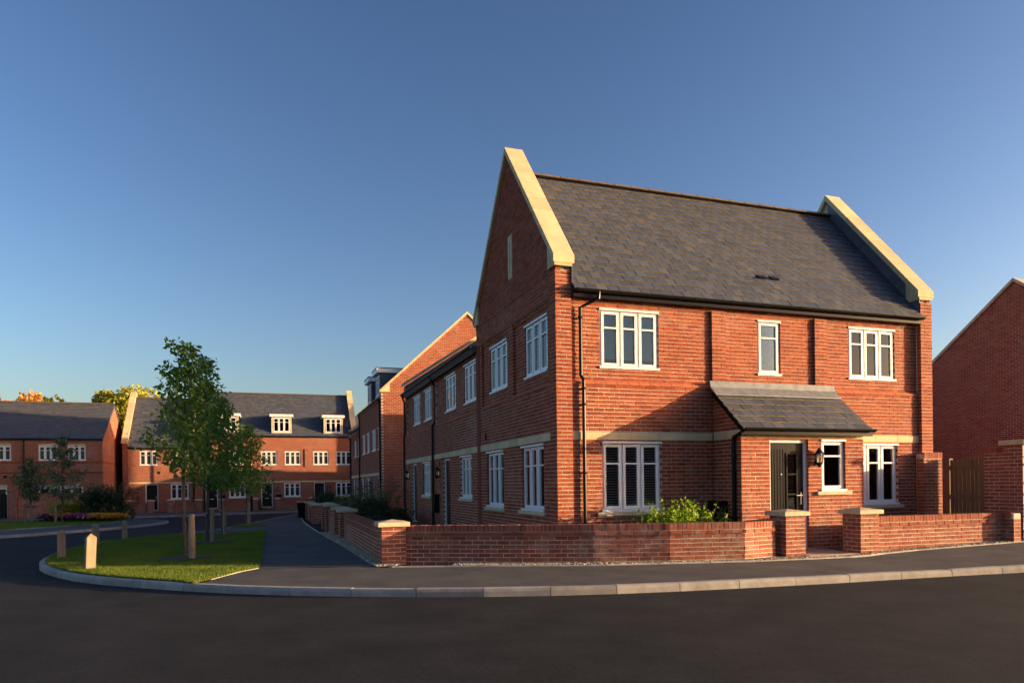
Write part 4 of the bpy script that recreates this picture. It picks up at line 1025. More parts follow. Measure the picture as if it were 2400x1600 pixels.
m2 = MB(); m2.box(-10.4, 1.4, 55.7, 56, -.6, 5.6); m2.build('wall', 'brick', fr_)
for a0, a1 in ((-9.05,-7.5),(-5.02,-3.45),(-.92,.64)): dormer(fr_, FT, a0, a1, 5.72, 7.06, 2.0, d=-.13)
# roof of another house glimpsed behind the end coping
bk = thing('distant_house', 'brown roofed house glimpsed behind the far terrace end coping', 'house', (7.5, 62, -.5))
m2 = MB(); m2.box(2, 13, 60, 68, -.6, 5.4); m2.build('wall', 'brick', bk)
roof_plane(bk, (1.8, 59.8, 5.3), (13.2, 59.8, 5.3), (0,.78,.62), 5.5, (0,-.62,.78), limit=0, wid=.4, gauge=.3); roof_plane(bk, (13.2, 68.4, 5.3), (1.8, 68.4, 5.3), (0,-.78,.62), 5.5, (0,.62,.78), geo=False); ridge(bk, (1.8, 64.1, 8.75), (13.2, 64.1, 8.75))

# ------------------------------------------------------------------ house at the left edge
lh = thing('left_edge_house', 'shaded brick house with blue slate roof behind a garden wall, far left', 'house', (-24, 48, -.45))
FH = Fr(0, 44.0, 0); LE = -16.29
hu_ = [(-20.17,-19.03,3.38,4.40),(-18.42,-17.32,3.38,4.40),(-22.9,-21.75,3.38,4.40),(-25.5,-24.35,3.38,4.40)]; hd = [(-20.2,-17.5,-.45,1.55),(-24.9,-22.0,-.45,1.55)]
its = body(lh, FH, -30, LE, -.7, 4.85, hu_+hd+[(q[0],q[1],q[3]+.005,q[3]+.14) for q in hu_]+[(q[0],q[1],q[3]+.005,q[3]+.2) for q in hd], base=-.45, c1=True)
FHS = Fr(LE, 44.0, math.pi/2); tl = .69
its += body(lh, FHS, 0, 8.2, -.7, 4.85, [], base=-.45, own=1, c0=True, gable=[(0,4.85),(4.1,4.85+4.1*tl),(8.2,4.85)])
lay_bricks(its, 'brick', 300)
for q in hu_: window(lh, FH, *q, 3, 0, .05, far=True); stone_course(lh, FH, q[0], q[1], q[3]+.006, q[3]+.138, .006, L=1.2, name='stone_lintel')
for q in hd: window(lh, FH, *q, 4, 0, .05, far=True, bars=False); stone_course(lh, FH, q[0], q[1], q[3]+.006, q[3]+.198, .006, L=1.3, name='stone_lintel')
for z0, z1 in ((3.22,3.30),(2.50,2.58)):
    box_part(lh, FH, 'string_course', 'brick', -30, LE+.03, .002, .035, z0, z1); box_part(lh, FHS, 'string_course', 'brick', 0, 8.2, .002, .03, z0, z1)
gutter(lh, FH, -30, LE, .12, 4.90, brackets=False); downpipe(lh, [FH.P(-20.98,.1,4.9),FH.P(-20.98,.05,4.7),FH.P(-20.98,.05,-.5)], .05)
ch, sh = math.cos(math.atan(tl)), math.sin(math.atan(tl))
roof_plane(lh, (-30, 43.86, 4.88), (LE+.06, 43.86, 4.88), (0,ch,sh), 4.24/ch, (0,-sh,ch), limit=300); roof_plane(lh, (LE+.06, 52.34, 4.88), (-30, 52.34, 4.88), (0,-ch,sh), 4.24/ch, (0,sh,ch), geo=False)
ridge(lh, (-30, 48.1, 7.82), (LE+.06, 48.1, 7.82))
box_part(lh, FH, 'wall_vent', 'black_plastic', -22.2, -22.0, .001, .04, 2.2, 2.36)

# ------------------------------------------------------------------ house at the right edge
rh = thing('right_edge_house', 'brick house with plain shaded gable and stone verge coping at the right edge', 'house', (24, 5.9, .1))
FRH = Fr(20.3, 5.93, -math.pi/2); tr_ = .735
its = body(rh, FRH, -4.7, 4.7, -.2, 5.0, [], base=0, gable=[(-4.7,5.0),(0,5.0+4.7*tr_-.03),(4.7,5.0)])
lay_bricks(its, 'brick', 300)
coping(rh, 20.22, 20.66, 5.93+4.9, 5.932, 8.46+.12, 12, tan=tr_, mat='cap_stone'); coping(rh, 20.22, 20.66, 5.93-4.9, 5.928, 8.46+.12, 12, tan=tr_, mat='cap_stone')
m2 = MB(); m2.box(20.65, 30, 1.23, 1.5, -.2, 5.0); m2.box(20.65, 30, 10.3, 10.6, -.2, 5.0); m2.box(29.7, 30, 1.5, 10.3, -.2, 5.0); m2.build('wall', 'brick', rh)
c3, s3 = math.cos(math.atan(tr_)), math.sin(math.atan(tr_))
roof_plane(rh, (20.6, 1.1, 4.95), (30.2, 1.1, 4.95), (0,c3,s3), 4.83/c3, (0,-s3,c3), geo=False); roof_plane(rh, (30.2, 10.76, 4.95), (20.6, 10.76, 4.95), (0,-c3,s3), 4.83/c3, (0,s3,c3), geo=False)

# ------------------------------------------------------------------ unseen houses added to cast shadows and fill window reflections
def add_unseen_house(label, u0, u1, w0, w1, ze, zr_, along='u'):
    o = thing('added_house', label, 'house', ((u0+u1)/2, (w0+w1)/2, -.4)); m2 = MB()
    for a, b, c, d in ((u0,u1,w0,w0+.3),(u0,u1,w1-.3,w1),(u0,u0+.3,w0+.3,w1-.3),(u1-.3,u1,w0+.3,w1-.3)): m2.box(a, b, c, d, -.6, ze)
    wm = (w0+w1)/2
    for x in (u0, u1-.3): m2.prism([(x, w0, ze), (x, w1, ze), (x, wm, zr_-.05)], [(x+.3, w0, ze), (x+.3, w1, ze), (x+.3, wm, zr_-.05)])
    m2.build('wall', 'brick', o); k = (zr_-ze)/(wm-w0); c_ = math.cos(math.atan(k)); s_ = math.sin(math.atan(k)); S = (wm-w0+.15)/c_
    roof_plane(o, (u0-.1, w0-.15, ze-.15*k+.02), (u1+.1, w0-.15, ze-.15*k+.02), (0,c_,s_), S, (0,-s_,c_), geo=False); roof_plane(o, (u1+.1, w1+.15, ze-.15*k+.02), (u0-.1, w1+.15, ze-.15*k+.02), (0,-c_,s_), S, (0,s_,c_), geo=False)
    ridge(o, (u0-.1, wm, zr_+.05), (u1+.1, wm, zr_+.05))
    F0 = Fr(u0, w0, 0)
    for i in range(int((u1-u0)/2.2)): window(o, F0, .6+i*2.2, 1.8+i*2.2, max(.6, ze-1.5), ze-.4, 3, .06, .0, far=True)
add_unseen_house('unseen brick house added behind the corner house to shade the dormered gable house', 11.5, 18, 13.6, 19.0, 4.9, 6.6)
add_unseen_house('taller unseen brick house added behind the dormered gable house to shade the left edge house', 10.5, 16.5, 28.2, 36.2, 9.0, 11.5)
add_unseen_house('unseen low brick garage block added behind the low terraced cottage to shade the far terrace', 10.5, 16.5, 37.2, 43.2, 4.0, 5.1)
add_unseen_house('unseen brick house added beyond the garage block to shade the end of the far terrace', 10.5, 18, 44.1, 50.5, 7.4, 9.5)

add_unseen_house('unseen brick house added across the road for the corner house windows to reflect', 16, 25, -44, -38, 5.0, 8.2)  # this row is added out of view so the front windows reflect something
add_unseen_house('second unseen brick house added across the road for window reflections', 27, 36, -43, -37, 5.0, 8.2)
add_unseen_house('third unseen brick house added across the road for window reflections', 38, 47, -42, -36, 5.0, 8.2)
add_unseen_house('fourth unseen brick house added across the road for window reflections', 5, 14, -45, -39, 5.0, 8.2)

# ------------------------------------------------------------------ garden walls and piers
def wall_run(name, label, pts, ztop, zb=None, oversail=True, th=.215, limit=300, group=None, mat='wall_brick'):
    """low wall along a polyline (front face on the right-hand normal side of each leg)"""
    cx, cy = pts[len(pts)//2]
    o = thing(name, label, 'wall', (cx, cy, g(cx, cy)), group); its = []
    rnd = random.Random(len(pts)*7)
    for k, (p, q) in enumerate(zip(pts, pts[1:])):
        L = math.dist(p, q); ang = math.atan2(q[1]-p[1], q[0]-p[0]); fr = Fr(p[0], p[1], ang)
        base = min(g(*p), g(*q))-.06; zb0 = ztop-.118-math.ceil((ztop-.118-base)/.075)*.075
        zt = ztop-.118
        mb = MB(); slab(mb, fr, 0, L, zb0, zt, 0, -th+.006); fr.box(mb, 0, L, -th+.006, -.005, zt, ztop-.004); wo = mb.build('wall_core', 'mortar', o)
        # back face bricks are not seen from the street: one plain course sheet
        m2 = MB(); fr.box(m2, 0, L, -th, -th+.005, zb0, zt); m2.build('wall_back', mat, o)
        for b in bricks_in(0, L, zb0, zt-.075, (), None, zb0, k % 2, False, False, 0, 0): its.append((fr, wo, b))
        for b in bricks_in(0, L, zt-.075, zt, (), None, zt-.075, 0, False, False, .02 if oversail else 0, 0): its.append((fr, wo, b))
        n = max(1, round(L/.075)); s = L/n
        for i in range(n):      # brick on edge coping
            m3 = MB(); j = rnd.uniform(-.003,.003); fr.box(m3, i*s+.005, (i+1)*s-.005, -th, .002+j, zt+.006, ztop+j); m3.build('coping_brick', mat, wo)
    lay_bricks(its, mat, limit)
    return o
def cap(par, x, y, z, half, th=.075, rise=.045, mat='cap_stone'):
    mb = MB(); h = half
    mb.hexa([(x-h,y-h,z),(x+h,y-h,z),(x+h,y+h,z),(x-h,y+h,z),(x-h,y-h,z+th),(x+h,y-h,z+th),(x+h,y+h,z+th),(x-h,y+h,z+th)], 0, skip=(1,))
    b = [(x-h,y-h,z+th),(x+h,y-h,z+th),(x+h,y+h,z+th),(x-h,y+h,z+th)]; t = (x, y, z+th+rise)
    for i in range(4): mb.poly([b[i], b[(i+1)%4], t])
    return mb.build('cap_stone', mat, par)
def pier(label, x, y, zcap, half=.22, group=None, limit=100, mat='wall_brick', capmat='cap_stone', name='gate_pier', ct=.075):
    o = thing(name, label, 'pier', (x, y, g(x, y)), group); base = g(x, y)-.08; n = math.ceil((zcap-base)/.075); zb = zcap-n*.075; w_ = 2*half; its = []
    mb = MB(); mb.box(x-half+.0045, x+half-.0045, y-half+.0045, y+half-.0045, zb, zcap); co = mb.build('pier_core', 'mortar', o)
    for k, (ax, ay, ang) in enumerate(((x-half,y-half,0),(x+half,y-half,math.pi/2),(x+half,y+half,math.pi),(x-half,y+half,-math.pi/2))):
        fr = Fr(ax, ay, ang)
        for r in range(n):
            z0, z1 = zb+r*.075+.005, zb+(r+1)*.075-.005
            if r % 2 == k % 2: segs = [(0, .215), (.225, w_-.0)]
            else: segs = [(.1125, .1125+.215 if w_ > .34 else w_-.1125), ]
            if r % 2 != k % 2 and w_ > .40: segs = [(.1125, w_-.1125)]
            for s0, s1 in segs:
                if s1-s0 < .03: continue
                its.append((fr, co, (s0, s1, z0, z1, 0, None)))
    lay_bricks(its, mat, limit)
    cap(o, x, y, zcap+.003, half+.06, ct, mat=capmat)
    return o
ZT_ = .685
wall_run('garden_wall', 'low curved brick wall along the front pavement, between corner pier and gate pier', [(-2.80,.40),(-2.0,.02),(-.9,-.56),(.25,-1.05),(1.5,-1.46),(2.85,-1.74),(3.60,-1.62)], ZT_)
wall_run('garden_wall', 'low sunlit brick wall right of the gate opening, in front of the wooden side gate', [(5.74,-1.70),(9.12,-1.80)], .70)
wall_run('garden_wall', 'low brick wall beside the footpath running back from the stone capped corner pier', [(-3.16,7.95),(-3.16,.70)], .655)
wall_run('garden_wall', 'short brick wall by the footpath between the second and third pairs of piers', [(-3.16,13.6),(-3.16,10.3)], .62)
wall_run('garden_wall', 'distant low brick wall by the footpath, between the two farthest capped piers', [(-3.16,28.9),(-3.16,25.7)], .40)
pier('corner pier with wide stone cap where the front wall meets the footpath wall', -3.01, .58, .675)
pier('stone capped gate pier left of the front path, in front of the black door', 3.97, -1.50, .765)
pier('stone capped gate pier right of the front path, in front of the small window', 5.53, -1.66, .765)
for k, (y_, zc, lb) in enumerate(((8.2,.665,'nearest stone capped pier of the footpath row, ending the long low side wall'),(10.1,.66,'stone capped pier right behind the nearest one in the footpath row'),(13.85,.665,'third stone capped pier along the footpath row, at the cottage gate'),(15.65,.665,'fourth stone capped pier along the footpath row, in front of the dark shrubs'),(22.95,.45,'stone capped pier beyond the drive opening in the footpath row'),(25.4,.45,'second farthest stone capped pier of the footpath row'),(29.15,.44,'farthest stone capped pier of the footpath row, nearest the road end'))):
    pier(lb, -3.03, y_+.22, zc, limit=60, group='stone capped piers along the footpath')
# timber gate and walls along the right side of the front garden
FG = Fr(9.0, -.18, 0)
ts = thing('side_wall', 'brick wall stub with rounded brick coping joining the corner house to the wooden gate', 'wall', (9.2, 0, .08)); its = []
mb = MB(); slab(mb, FG, -.146, .396, -.1, 1.87, 0, -.2); FG.box(mb, -.15, .40, -.2, -.006, 1.87, 1.97); c_ = mb.build('wall_core', 'mortar', ts)
its = [(FG, c_, b) for b in bricks_in(-.15, .40, -.09, 1.86, (), None, -.09, 0, False, True, 0, -.15)]
FGe = Fr(9.40, -.18, math.pi/2); its += [(FGe, c_, b) for b in bricks_in(0, .2, -.09, 1.86, (), None, -.09, 1, True, False, 0, 0)]
FGl = Fr(8.85, 0, -math.pi/2); its += [(FGl, c_, b) for b in bricks_in(0, .178, -.09, 1.86, (), None, -.09, 0, False, False, .004, -.0475)]
lay_bricks(its, 'wall_brick', 200)
for i in range(7):
    m2 = MB(); FG.box(m2, -.15+i*.0785+.005, -.15+(i+1)*.0785-.005, -.21, .012, 1.872, 1.985+.02); m2.build('coping_brick', 'wall_brick', c_)
FSW = Fr(9.40, 0, -math.pi/2)       # faces the garden (-x), a = -y
gt = thing('side_gate', 'brown vertical board timber gate between the brick stub and the capped boundary wall', 'gate', (9.45, -.75, .1))
for i in range(8):
    m2 = MB(); t = random.uniform(-.003,.003); FSW.box(m2, .36+i*.0965+.003, .36+(i+1)*.0965-.003, -.042+t, -.02+t, .14, 1.825); m2.build('gate_board', 'gate_wood', gt)
for a0, a1 in ((.27,.35),(1.135,1.168)):
    m2 = MB(); FSW.box(m2, a0, a1, -.12, -.01, -.05, 1.86); m2.build('gate_post', 'gate_wood', gt)
for z in (.35,1.0,1.65):
    m2 = MB(); FSW.box(m2, .36, 1.13, -.09, -.047, z-.05, z+.05); m2.build('gate_rail', 'gate_wood', gt)
m2 = MB(); FSW.box(m2, .375, .43, -.015, -.004, .72, .95); m2.build('gate_latch', 'lead', gt)
tw = thing('boundary_wall', 'tall shaded brick boundary wall with stone coping, right of the wooden gate', 'wall', (9.5, -1.7, .15))
mb = MB(); slab(mb, FSW, 1.17, 1.62, -.1, 1.93, 0, -.2); FSW.box(mb, 1.17, 1.62, -.2, -.006, 1.93, 2.03); c_ = mb.build('wall_core', 'mortar', tw)
its = [(FSW, c_, b) for b in bricks_in(1.17, 1.62, -.09, 1.92, (), None, -.09, 0, False, False, 0, 1.17)]
for i in range(6):
    m2 = MB(); FSW.box(m2, 1.17+i*.075+.005, 1.17+(i+1)*.075-.005, -.21, .012, 1.932, 2.05); m2.build('coping_brick', 'wall_brick', c_)
FTW = Fr(9.37, 0, -math.pi/2); mb = MB(); slab(mb, FTW, 1.63, 2.02, -.1, 2.085, 0, -.33); c2_ = mb.build('wall_core', 'mortar', tw)
its += [(FTW, c2_, b) for b in bricks_in(1.63, 2.02, -.09, 2.085, (), None, -.09, 0, False, True, 0, 1.63)]
FTE = Fr(9.37, -2.02, 0); its += [(FTE, c2_, b) for b in bricks_in(0, .33, -.09, 2.085, (), None, -.09, 1, True, False, 0, 0)]
lay_bricks(its, 'wall_brick', 250)
m2 = MB(); FTW.box(m2, 1.56, 2.09, -.40, .06, 2.087, 2.185); m2.build('coping_stone', 'cap_stone', tw)
ls = thing('garden_wall', 'short shaded return of the low right wall in front of the tall capped wall', 'wall', (9.2, -2, .1))
FLS = Fr(9.12, 0, -math.pi/2); mb = MB(); slab(mb, FLS, 1.81, 2.0, -.1, .58, 0, -.2); FLS.box(mb, 1.81, 2.0, -.2, -.006, .58, .69); c_ = mb.build('wall_core', 'mortar', ls)
FLe = Fr(9.12, -2.0, 0)
lay_bricks([(FLe, c_, b) for b in bricks_in(0, .2, -.095, .58, (), None, -.095, 1, False, False, .004, 0)]+[(FLS, c_, b) for b in bricks_in(1.81, 2.0, -.095, .58, (), None, -.095, 0, False, False, 0, 1.81)], 'wall_brick', 60)
for i in range(2):
    m2 = MB(); FLS.box(m2, 1.81+i*.073+.005, 1.81+(i+1)*.073-.005, -.2, .004, .586, .70); m2.build('coping_brick', 'wall_brick', c_)
# low walls and piers in front of the far terrace
for k, (x, lb) in enumerate(((-15.0,'first stone capped pier from the left before the far terrace'),(-13.65,'second stone capped pier from the left before the far terrace, by the first door'),(-12.3,'third stone capped pier from the left in front of the far terrace'),(-10.35,'stone capped pier in front of the brick pilaster dividing the far terrace'),(-8.75,'stone capped pier right of the second black door of the far terrace'),(-6.3,'stone capped pier beside the black lamp post of the far terrace'),(-4.6,'stone capped pier right of the middle black door of the far terrace'),(-2.0,'stone capped pier left of the rightmost black door of the far terrace'))):
    pier(lb, x, 46.55, .42, half=.22, limit=20, group='stone capped piers before the far terrace')
for a, b, lb in ((-12.1,-10.57,'low brick front wall beneath the left ground floor window of the far terrace'),(-8.5,-6.52,'low brick front wall beneath the middle ground floor window of the far terrace'),(-4.36,-2.22,'low brick front wall beneath the right ground floor window of the far terrace'),(-14.75,-13.9,'short low brick front wall left of the first far terrace door')):
    wall_run('garden_wall', lb, [(a,46.40),(b,46.40)], .30, limit=100, mat='brick')
# wall with piers before the left house and its black gate
wall_run('garden_wall', 'chest high brick garden wall in front of the house at the left edge', [(-20.4,40.5),(-16.9,41.6)], 1.17, limit=300, mat='brick')
wall_run('garden_wall', 'short chest high brick wall right of the left house garden pier', [(-16.45,41.9),(-15.9,43.6)], 1.12, limit=100, mat='brick')
for x, y, lb in ((-20.65,40.45,'tall brick pier with brick cap right of the black garden gate'),(-16.68,41.72,'tall brick pier with brick cap behind the flower bed shrubs'),(-22.5,40.15,'tall brick pier at the left edge beside the black garden gate')):
    pier(lb, x, y, 1.30, half=.22, limit=60, mat='brick', capmat='plinth_brick')
bgt = thing('garden_gate', 'solid black garden gate with round handle at the left edge', 'gate', (-21.6, 40.2, -.42))
FB = Fr(-22.24, 40.2, .16)
for i in range(8):
    m2 = MB(); FB.box(m2, .02+i*.162, .02+(i+1)*.162-.006, -.03, 0, -.38, 1.12); m2.build('gate_board', 'black_door', bgt)
m2 = MB(); FB.box(m2, .02, 1.31, -.07, -.032, .9, 1.0); FB.box(m2, .02, 1.31, -.07, -.032, -.2, -.1); m2.build('gate_rail', 'black_door', bgt)
m2 = MB(); m2.lathe(FB.P(.28,.03,.36), [(.01,-.04),(.045,-.03),(.045,.03),(.01,.04)], 8); m2.build('handle', 'steel', bgt)
# black bin at the far end of the footpath
bn = thing('wheelie_bin', 'black bin standing beside the farthest pier of the footpath row', 'bin', (-3.45, 29.9, -.39))
m2 = MB(); m2.hexa([(-3.62,29.7,-.36),(-3.3,29.7,-.36),(-3.3,30.1,-.36),(-3.62,30.1,-.36),(-3.70,29.62,.44),(-3.22,29.62,.44),(-3.22,30.18,.44),(-3.70,30.18,.44)]); m2.build('bin_body', 'black_plastic', bn)
m2 = MB(); m2.hexa([(-3.72,29.58,.45),(-3.20,29.58,.45),(-3.20,30.22,.45),(-3.72,30.22,.45),(-3.70,29.62,.50),(-3.22,29.62,.50),(-3.22,30.2,.54),(-3.70,30.2,.54)]); m2.build('lid', 'black_plastic', bn)
for x in (-3.64,-3.28):
    m2 = MB(); m2.tube([(x-.03,30.12,-.33),(x+.03,30.12,-.33)], .07, 10); m2.build('wheel', 'black_plastic', bn)
# lamp post before the far terrace
lp = thing('street_lamp', 'slim black street lamp post in front of the far terrace', 'street lamp', (-6.52, 45.3, -.44))
m2 = MB(); m2.lathe((-6.52,45.3,-.44), [(.10,0),(.10,1.05),(.085,1.12),(.055,1.2),(.05,4.6),(.045,5.9)], 10); m2.build('post', 'black_plastic', lp)
m2 = MB(); m2.lathe((-6.52,45.3,5.46), [(.10,0),(.12,.05),(.17,.42),(.05,.42)], 8); m2.build('lantern', 'lamp_glass', lp)
m2 = MB(); m2.lathe((-6.52,45.3,5.88), [(.30,0),(.28,.05),(.1,.12),(.02,.2)], 10); m2.build('lamp_hood', 'black_plastic', lp)

# ------------------------------------------------------------------ bollards and tree stakes
def bollard(x, y, h, label, lean=0.0, rot=0.0, s=.075):
    b = thing('bollard', label, 'bollard', (x, y, g(x, y)), 'timber bollards on the grass verge')
    c, q = math.cos(rot), math.sin(rot); mb = MB(); z0 = g(x, y)-.1; z1 = g(x, y)+h-.06
    R4 = lambda r, z, dx: [(x+dx+c*a*r-q*b_*r, y+q*a*r+c*b_*r, z) for a, b_ in ((-1,-1),(1,-1),(1,1),(-1,1))]
    mb.prism(R4(s, z0, 0), R4(s, z1, lean), caps=False); mb.poly(R4(s, z0, 0)[::-1])
    top = (x+lean, y, z1+.07); tr = R4(s, z1, lean); trs = R4(s-.012, z1+.012, lean)
    for i in range(4): mb.poly([tr[i], tr[(i+1)%4], trs[(i+1)%4], trs[i]]); mb.poly([trs[i], trs[(i+1)%4], top])
    mb.build('post', 'post_wood', b); return b
bollard(-9.28, 4.96, .61, 'leftmost of the pointed timber bollards, standing close to the verge kerb', 0, .25)
bollard(-8.12, 1.95, .64, 'sunlit leaning pointed timber bollard nearest the camera on the verge', .03, .42)
bollard(-9.45, 8.84, .60, 'timber bollard directly behind the sunlit leaning one', 0, .3)
bollard(-9.38, 12.3, .57, 'pointed timber bollard at the far back edge of the verge', 0, .2)
def stake(x, y, h, label, tx, ty, s=.042, group='tree stakes'):
    o = thing('tree_stake', label, 'stake', (x, y, g(x, y)), group); z0 = g(x, y); mb = MB()
    mb.lathe((x, y, z0), [(s,-.1),(s,h*.5),(s*.98,h-.01),(s*.8,h)], 12); mb.build('post', 'post_wood', o)
    m2 = MB(); zt = z0+h-.12
    d = Vector((tx-x, ty-y, 0)); n = d.normalized(); p = Vector((-n.y, n.x, 0))*.05
    a, b = Vector((x, y, zt)), Vector((tx, ty, zt))
    loop = [a-n*.05-p*.3, a-p-n*.0, b-p*.8, b+n*.06, b+p*.8, a+p, a-n*.05+p*.3]
    m2.tube(loop, .012, 5); m2.box((x+tx)/2-.03, (x+tx)/2+.03, (y+ty)/2-.03, (y+ty)/2+.03, zt-.05, zt+.04); m2.build('tree_tie', 'black_plastic', o); return o

# ------------------------------------------------------------------ foliage
def leaf_arrays(P, D, size, rnd, droop=.35, asp=.62):
    """folded pointed leaves: 4 triangles each, P points, D preferred growth direction"""
    n = len(P); d = D+rnd.normal(0,.55,(n,3)); d[:,2] -= droop; d /= np.linalg.norm(d, axis=1)[:,None]
    ref = rnd.normal(0,1,(n,3)); ref[:,2] += 1.2
    s = np.cross(d, ref); s /= np.linalg.norm(s, axis=1)[:,None]; nn = np.cross(s, d)
    L = size*rnd.uniform(.65,1.25,n)[:,None]; W = L*asp
    v0 = P; v1 = P+d*L*.45+s*W*.5+nn*W*.16; v2 = P+d*L; v3 = P+d*L*.45-s*W*.5+nn*W*.16; v4 = P+d*L*.5
    V = np.stack([v0,v1,v2,v3,v4],1).reshape(-1,3)
    f = np.array([(0,1,4),(1,2,4),(2,3,4),(3,0,4)]); F = (f[None]+5*np.arange(n)[:,None,None]).reshape(-1,3)
    return V, F
def young_tree(label, x, y, h, clear, prof, nleaf, seed, lsize=.095, mat='leaf', tr=.042, group='young staked street trees', lean=(0,0), dens_top=1.0):
    """prof: list of (height fraction of crown, radius)"""
    rnd = np.random.default_rng(seed); r2 = random.Random(seed)
    z0 = g(x, y); t = thing('street_tree', label, 'tree', (x, y, z0), group)
    mb = MB(); n = 9; pts = []; rad = []
    for i in range(n):
        f = i/(n-1); pts.append((x+lean[0]*f+.03*math.sin(f*5+seed), y+lean[1]*f+.03*math.cos(f*4+seed), z0-.08+f*h*.97)); rad.append(max(.006, tr*(1.15 if i == 0 else 1)*(1-f)**.75+.004))
    mb.tube(pts, rad, 9)
    LP, LD_ = [], []
    px = lambda z: np.array([np.interp(z, [p[2] for p in pts], [p[k] for p in pts]) for k in (0,1)]+[z])
    nb_ = max(12, int(nleaf/85)); fr_ = [p[0] for p in prof]; rr_ = [p[1] for p in prof]
    for k in range(nb_):
        f = (k+.5)/nb_; f = f**.85; zc = z0+clear+(h-clear)*f; a = k*2.399+r2.uniform(-.4,.4)
        R_ = float(np.interp(f, fr_, rr_))*r2.uniform(.7,1.15)
        rise = R_*r2.uniform(.35,.9)+.05
        zs = max(z0+clear-.12, zc-rise); p0 = px(zs); p1 = np.array([p0[0]+math.cos(a)*R_, p0[1]+math.sin(a)*R_, zc+r2.uniform(-.05,.1)])
        mid = (p0+p1)/2+np.array([0,0,-.08*R_])
        mb.tube([tuple(p0), tuple(mid), tuple(p1)], [max(.004,.012*R_+.004), .006, .003], 5)
        m_ = max(20, int(nleaf/nb_*(0.5+R_/max(rr_))))
        tt = rnd.uniform(.25,1.1,m_)[:,None]; sp = .06+.13*R_
        q = p0+(p1-p0)*tt+rnd.normal(0,1,(m_,3))*sp*np.array([1,1,.8]); LP.append(q)
        dd = np.tile(p1-p0, (m_,1)); dd[:,2] *= .3; LD_.append(dd/np.linalg.norm(p1-p0)*.5)
    mb.build('trunk', 'bark', t)
    P = np.concatenate(LP); D = np.concatenate(LD_)
    V, F = leaf_arrays(P, D, lsize, rnd); npmesh('crown', V, F, mat, t)
    return t
young_tree('tallest looking staked tree nearest the camera, thin top above a broad leafy crown', -6.74, 3.59, 4.40, 1.78, [(0,.30),(.10,.60),(.3,.60),(.45,.44),(.58,.50),(.66,.26),(.78,.34),(.9,.32),(1,.16)], 1900, 3, .118)
young_tree('second staked tree on the verge with a pointed top, behind the nearest one', -6.72, 8.63, 5.05, 1.55, [(0,.25),(.12,.62),(.35,.66),(.55,.48),(.68,.40),(.82,.24),(1,.08)], 2700, 5, .12)
young_tree('third staked tree on the verge, half hidden behind the second', -6.62, 12.58, 4.5, 1.6, [(0,.3),(.15,.62),(.4,.66),(.65,.5),(.85,.3),(1,.1)], 2300, 8, .125)
young_tree('farthest staked tree, alone on the small grass triangle beside the footpath', -6.16, 22.77, 4.6, 1.6, [(0,.5),(.12,1.15),(.3,.95),(.5,.75),(.75,.55),(.9,.42),(1,.2)], 3000, 11, .14, 'leaf')
for x, y, h, lb, tx, ty in ((-6.57,3.03,.92,'stout round timber stake beside the nearest verge tree',-6.74,3.59),(-6.57,8.19,.92,'timber stake beside the second verge tree',-6.72,8.63),(-6.48,11.82,.92,'timber stake beside the third verge tree',-6.62,12.58),(-6.06,22.29,1.0,'timber stake beside the tree on the small grass triangle',-6.16,22.77)):
    stake(x, y, h, lb, tx, ty, .062 if y < 4 else .055)
young_tree('small sparse tree at the far left, by the black gate', -17.58, 33.0, 3.45, 1.3, [(0,.3),(.2,.75),(.5,.7),(.8,.45),(1,.15)], 1400, 21, .15, 'leaf_grey', group='young trees on the island lawn')
young_tree('taller sparse tree on the island lawn left of the flower bed', -15.67, 31.2, 4.65, 1.35, [(0,.4),(.15,.9),(.35,1.05),(.6,.5),(.8,.42),(1,.15)], 1900, 24, .15, 'leaf_grey', group='young trees on the island lawn')
for x, y, lb in ((-17.85,32.9,'left stake of the small tree by the black gate'),(-15.95,31.1,'stake beside the taller tree on the island lawn'),(-17.5,32.75,'right stake of the small tree by the black gate')):
    stake(x, y, 1.0, lb, x+.22, y+.1, .055, group='stakes on the island lawn')
def big_tree(label, x, y, zt, R_, seed, mat, n=5200, ls=.42, name='background_tree', sq=.75):
    rnd = np.random.default_rng(seed); z0 = -1.2; t = thing(name, label, 'tree', (x, y, z0))
    mb = MB(); mb.tube([(x,y,z0),(x+.2,y,z0+zt*.3),(x,y+.2,z0+zt*.75)], [.38,.3,.12], 9); cz = zt-R_*sq
    K = 42; cc = rnd.normal(0,1,(K,3)); cc /= np.linalg.norm(cc,axis=1)[:,None]; cc *= (rnd.uniform(.45,1,K)**.6)[:,None]; cc *= np.array([R_,R_,R_*sq]); cc += np.array([x,y,cz])
    for k in range(0, K, 2): mb.tube([(x,y,z0+zt*.4), tuple((cc[k]+np.array([x,y,cz]))/2), tuple(cc[k])], [.1,.06,.02], 5)
    mb.build('trunk', 'bark', t)
    kk = rnd.integers(0, K, n); d = rnd.normal(0,1,(n,3)); d /= np.linalg.norm(d,axis=1)[:,None]
    P = cc[kk]+d*(rnd.uniform(.3,1,n)**.5)[:,None]*R_*.24
    V, F = leaf_arrays(P, d*.7, ls, rnd, .2, .75); npmesh('crown', V, F, mat, t); return t
big_tree('autumn orange tree rising behind the roof at the far left', -26.6, 58, 9.4, 3.6, 31, 'leaf_orange')
big_tree('olive green tree just right of the orange one, behind the left roof', -27.9, 74.8, 11.0, 2.6, 32, 'leaf_gold', 3000)
big_tree('yellow green tree showing between the left house and the far terrace', -19.5, 72, 11.9, 3.7, 33, 'leaf_gold', 6500)
big_tree('small yellow green tree top showing over the left house roof end', -24.4, 73.6, 9.9, 1.5, 34, 'leaf_gold', 1500)
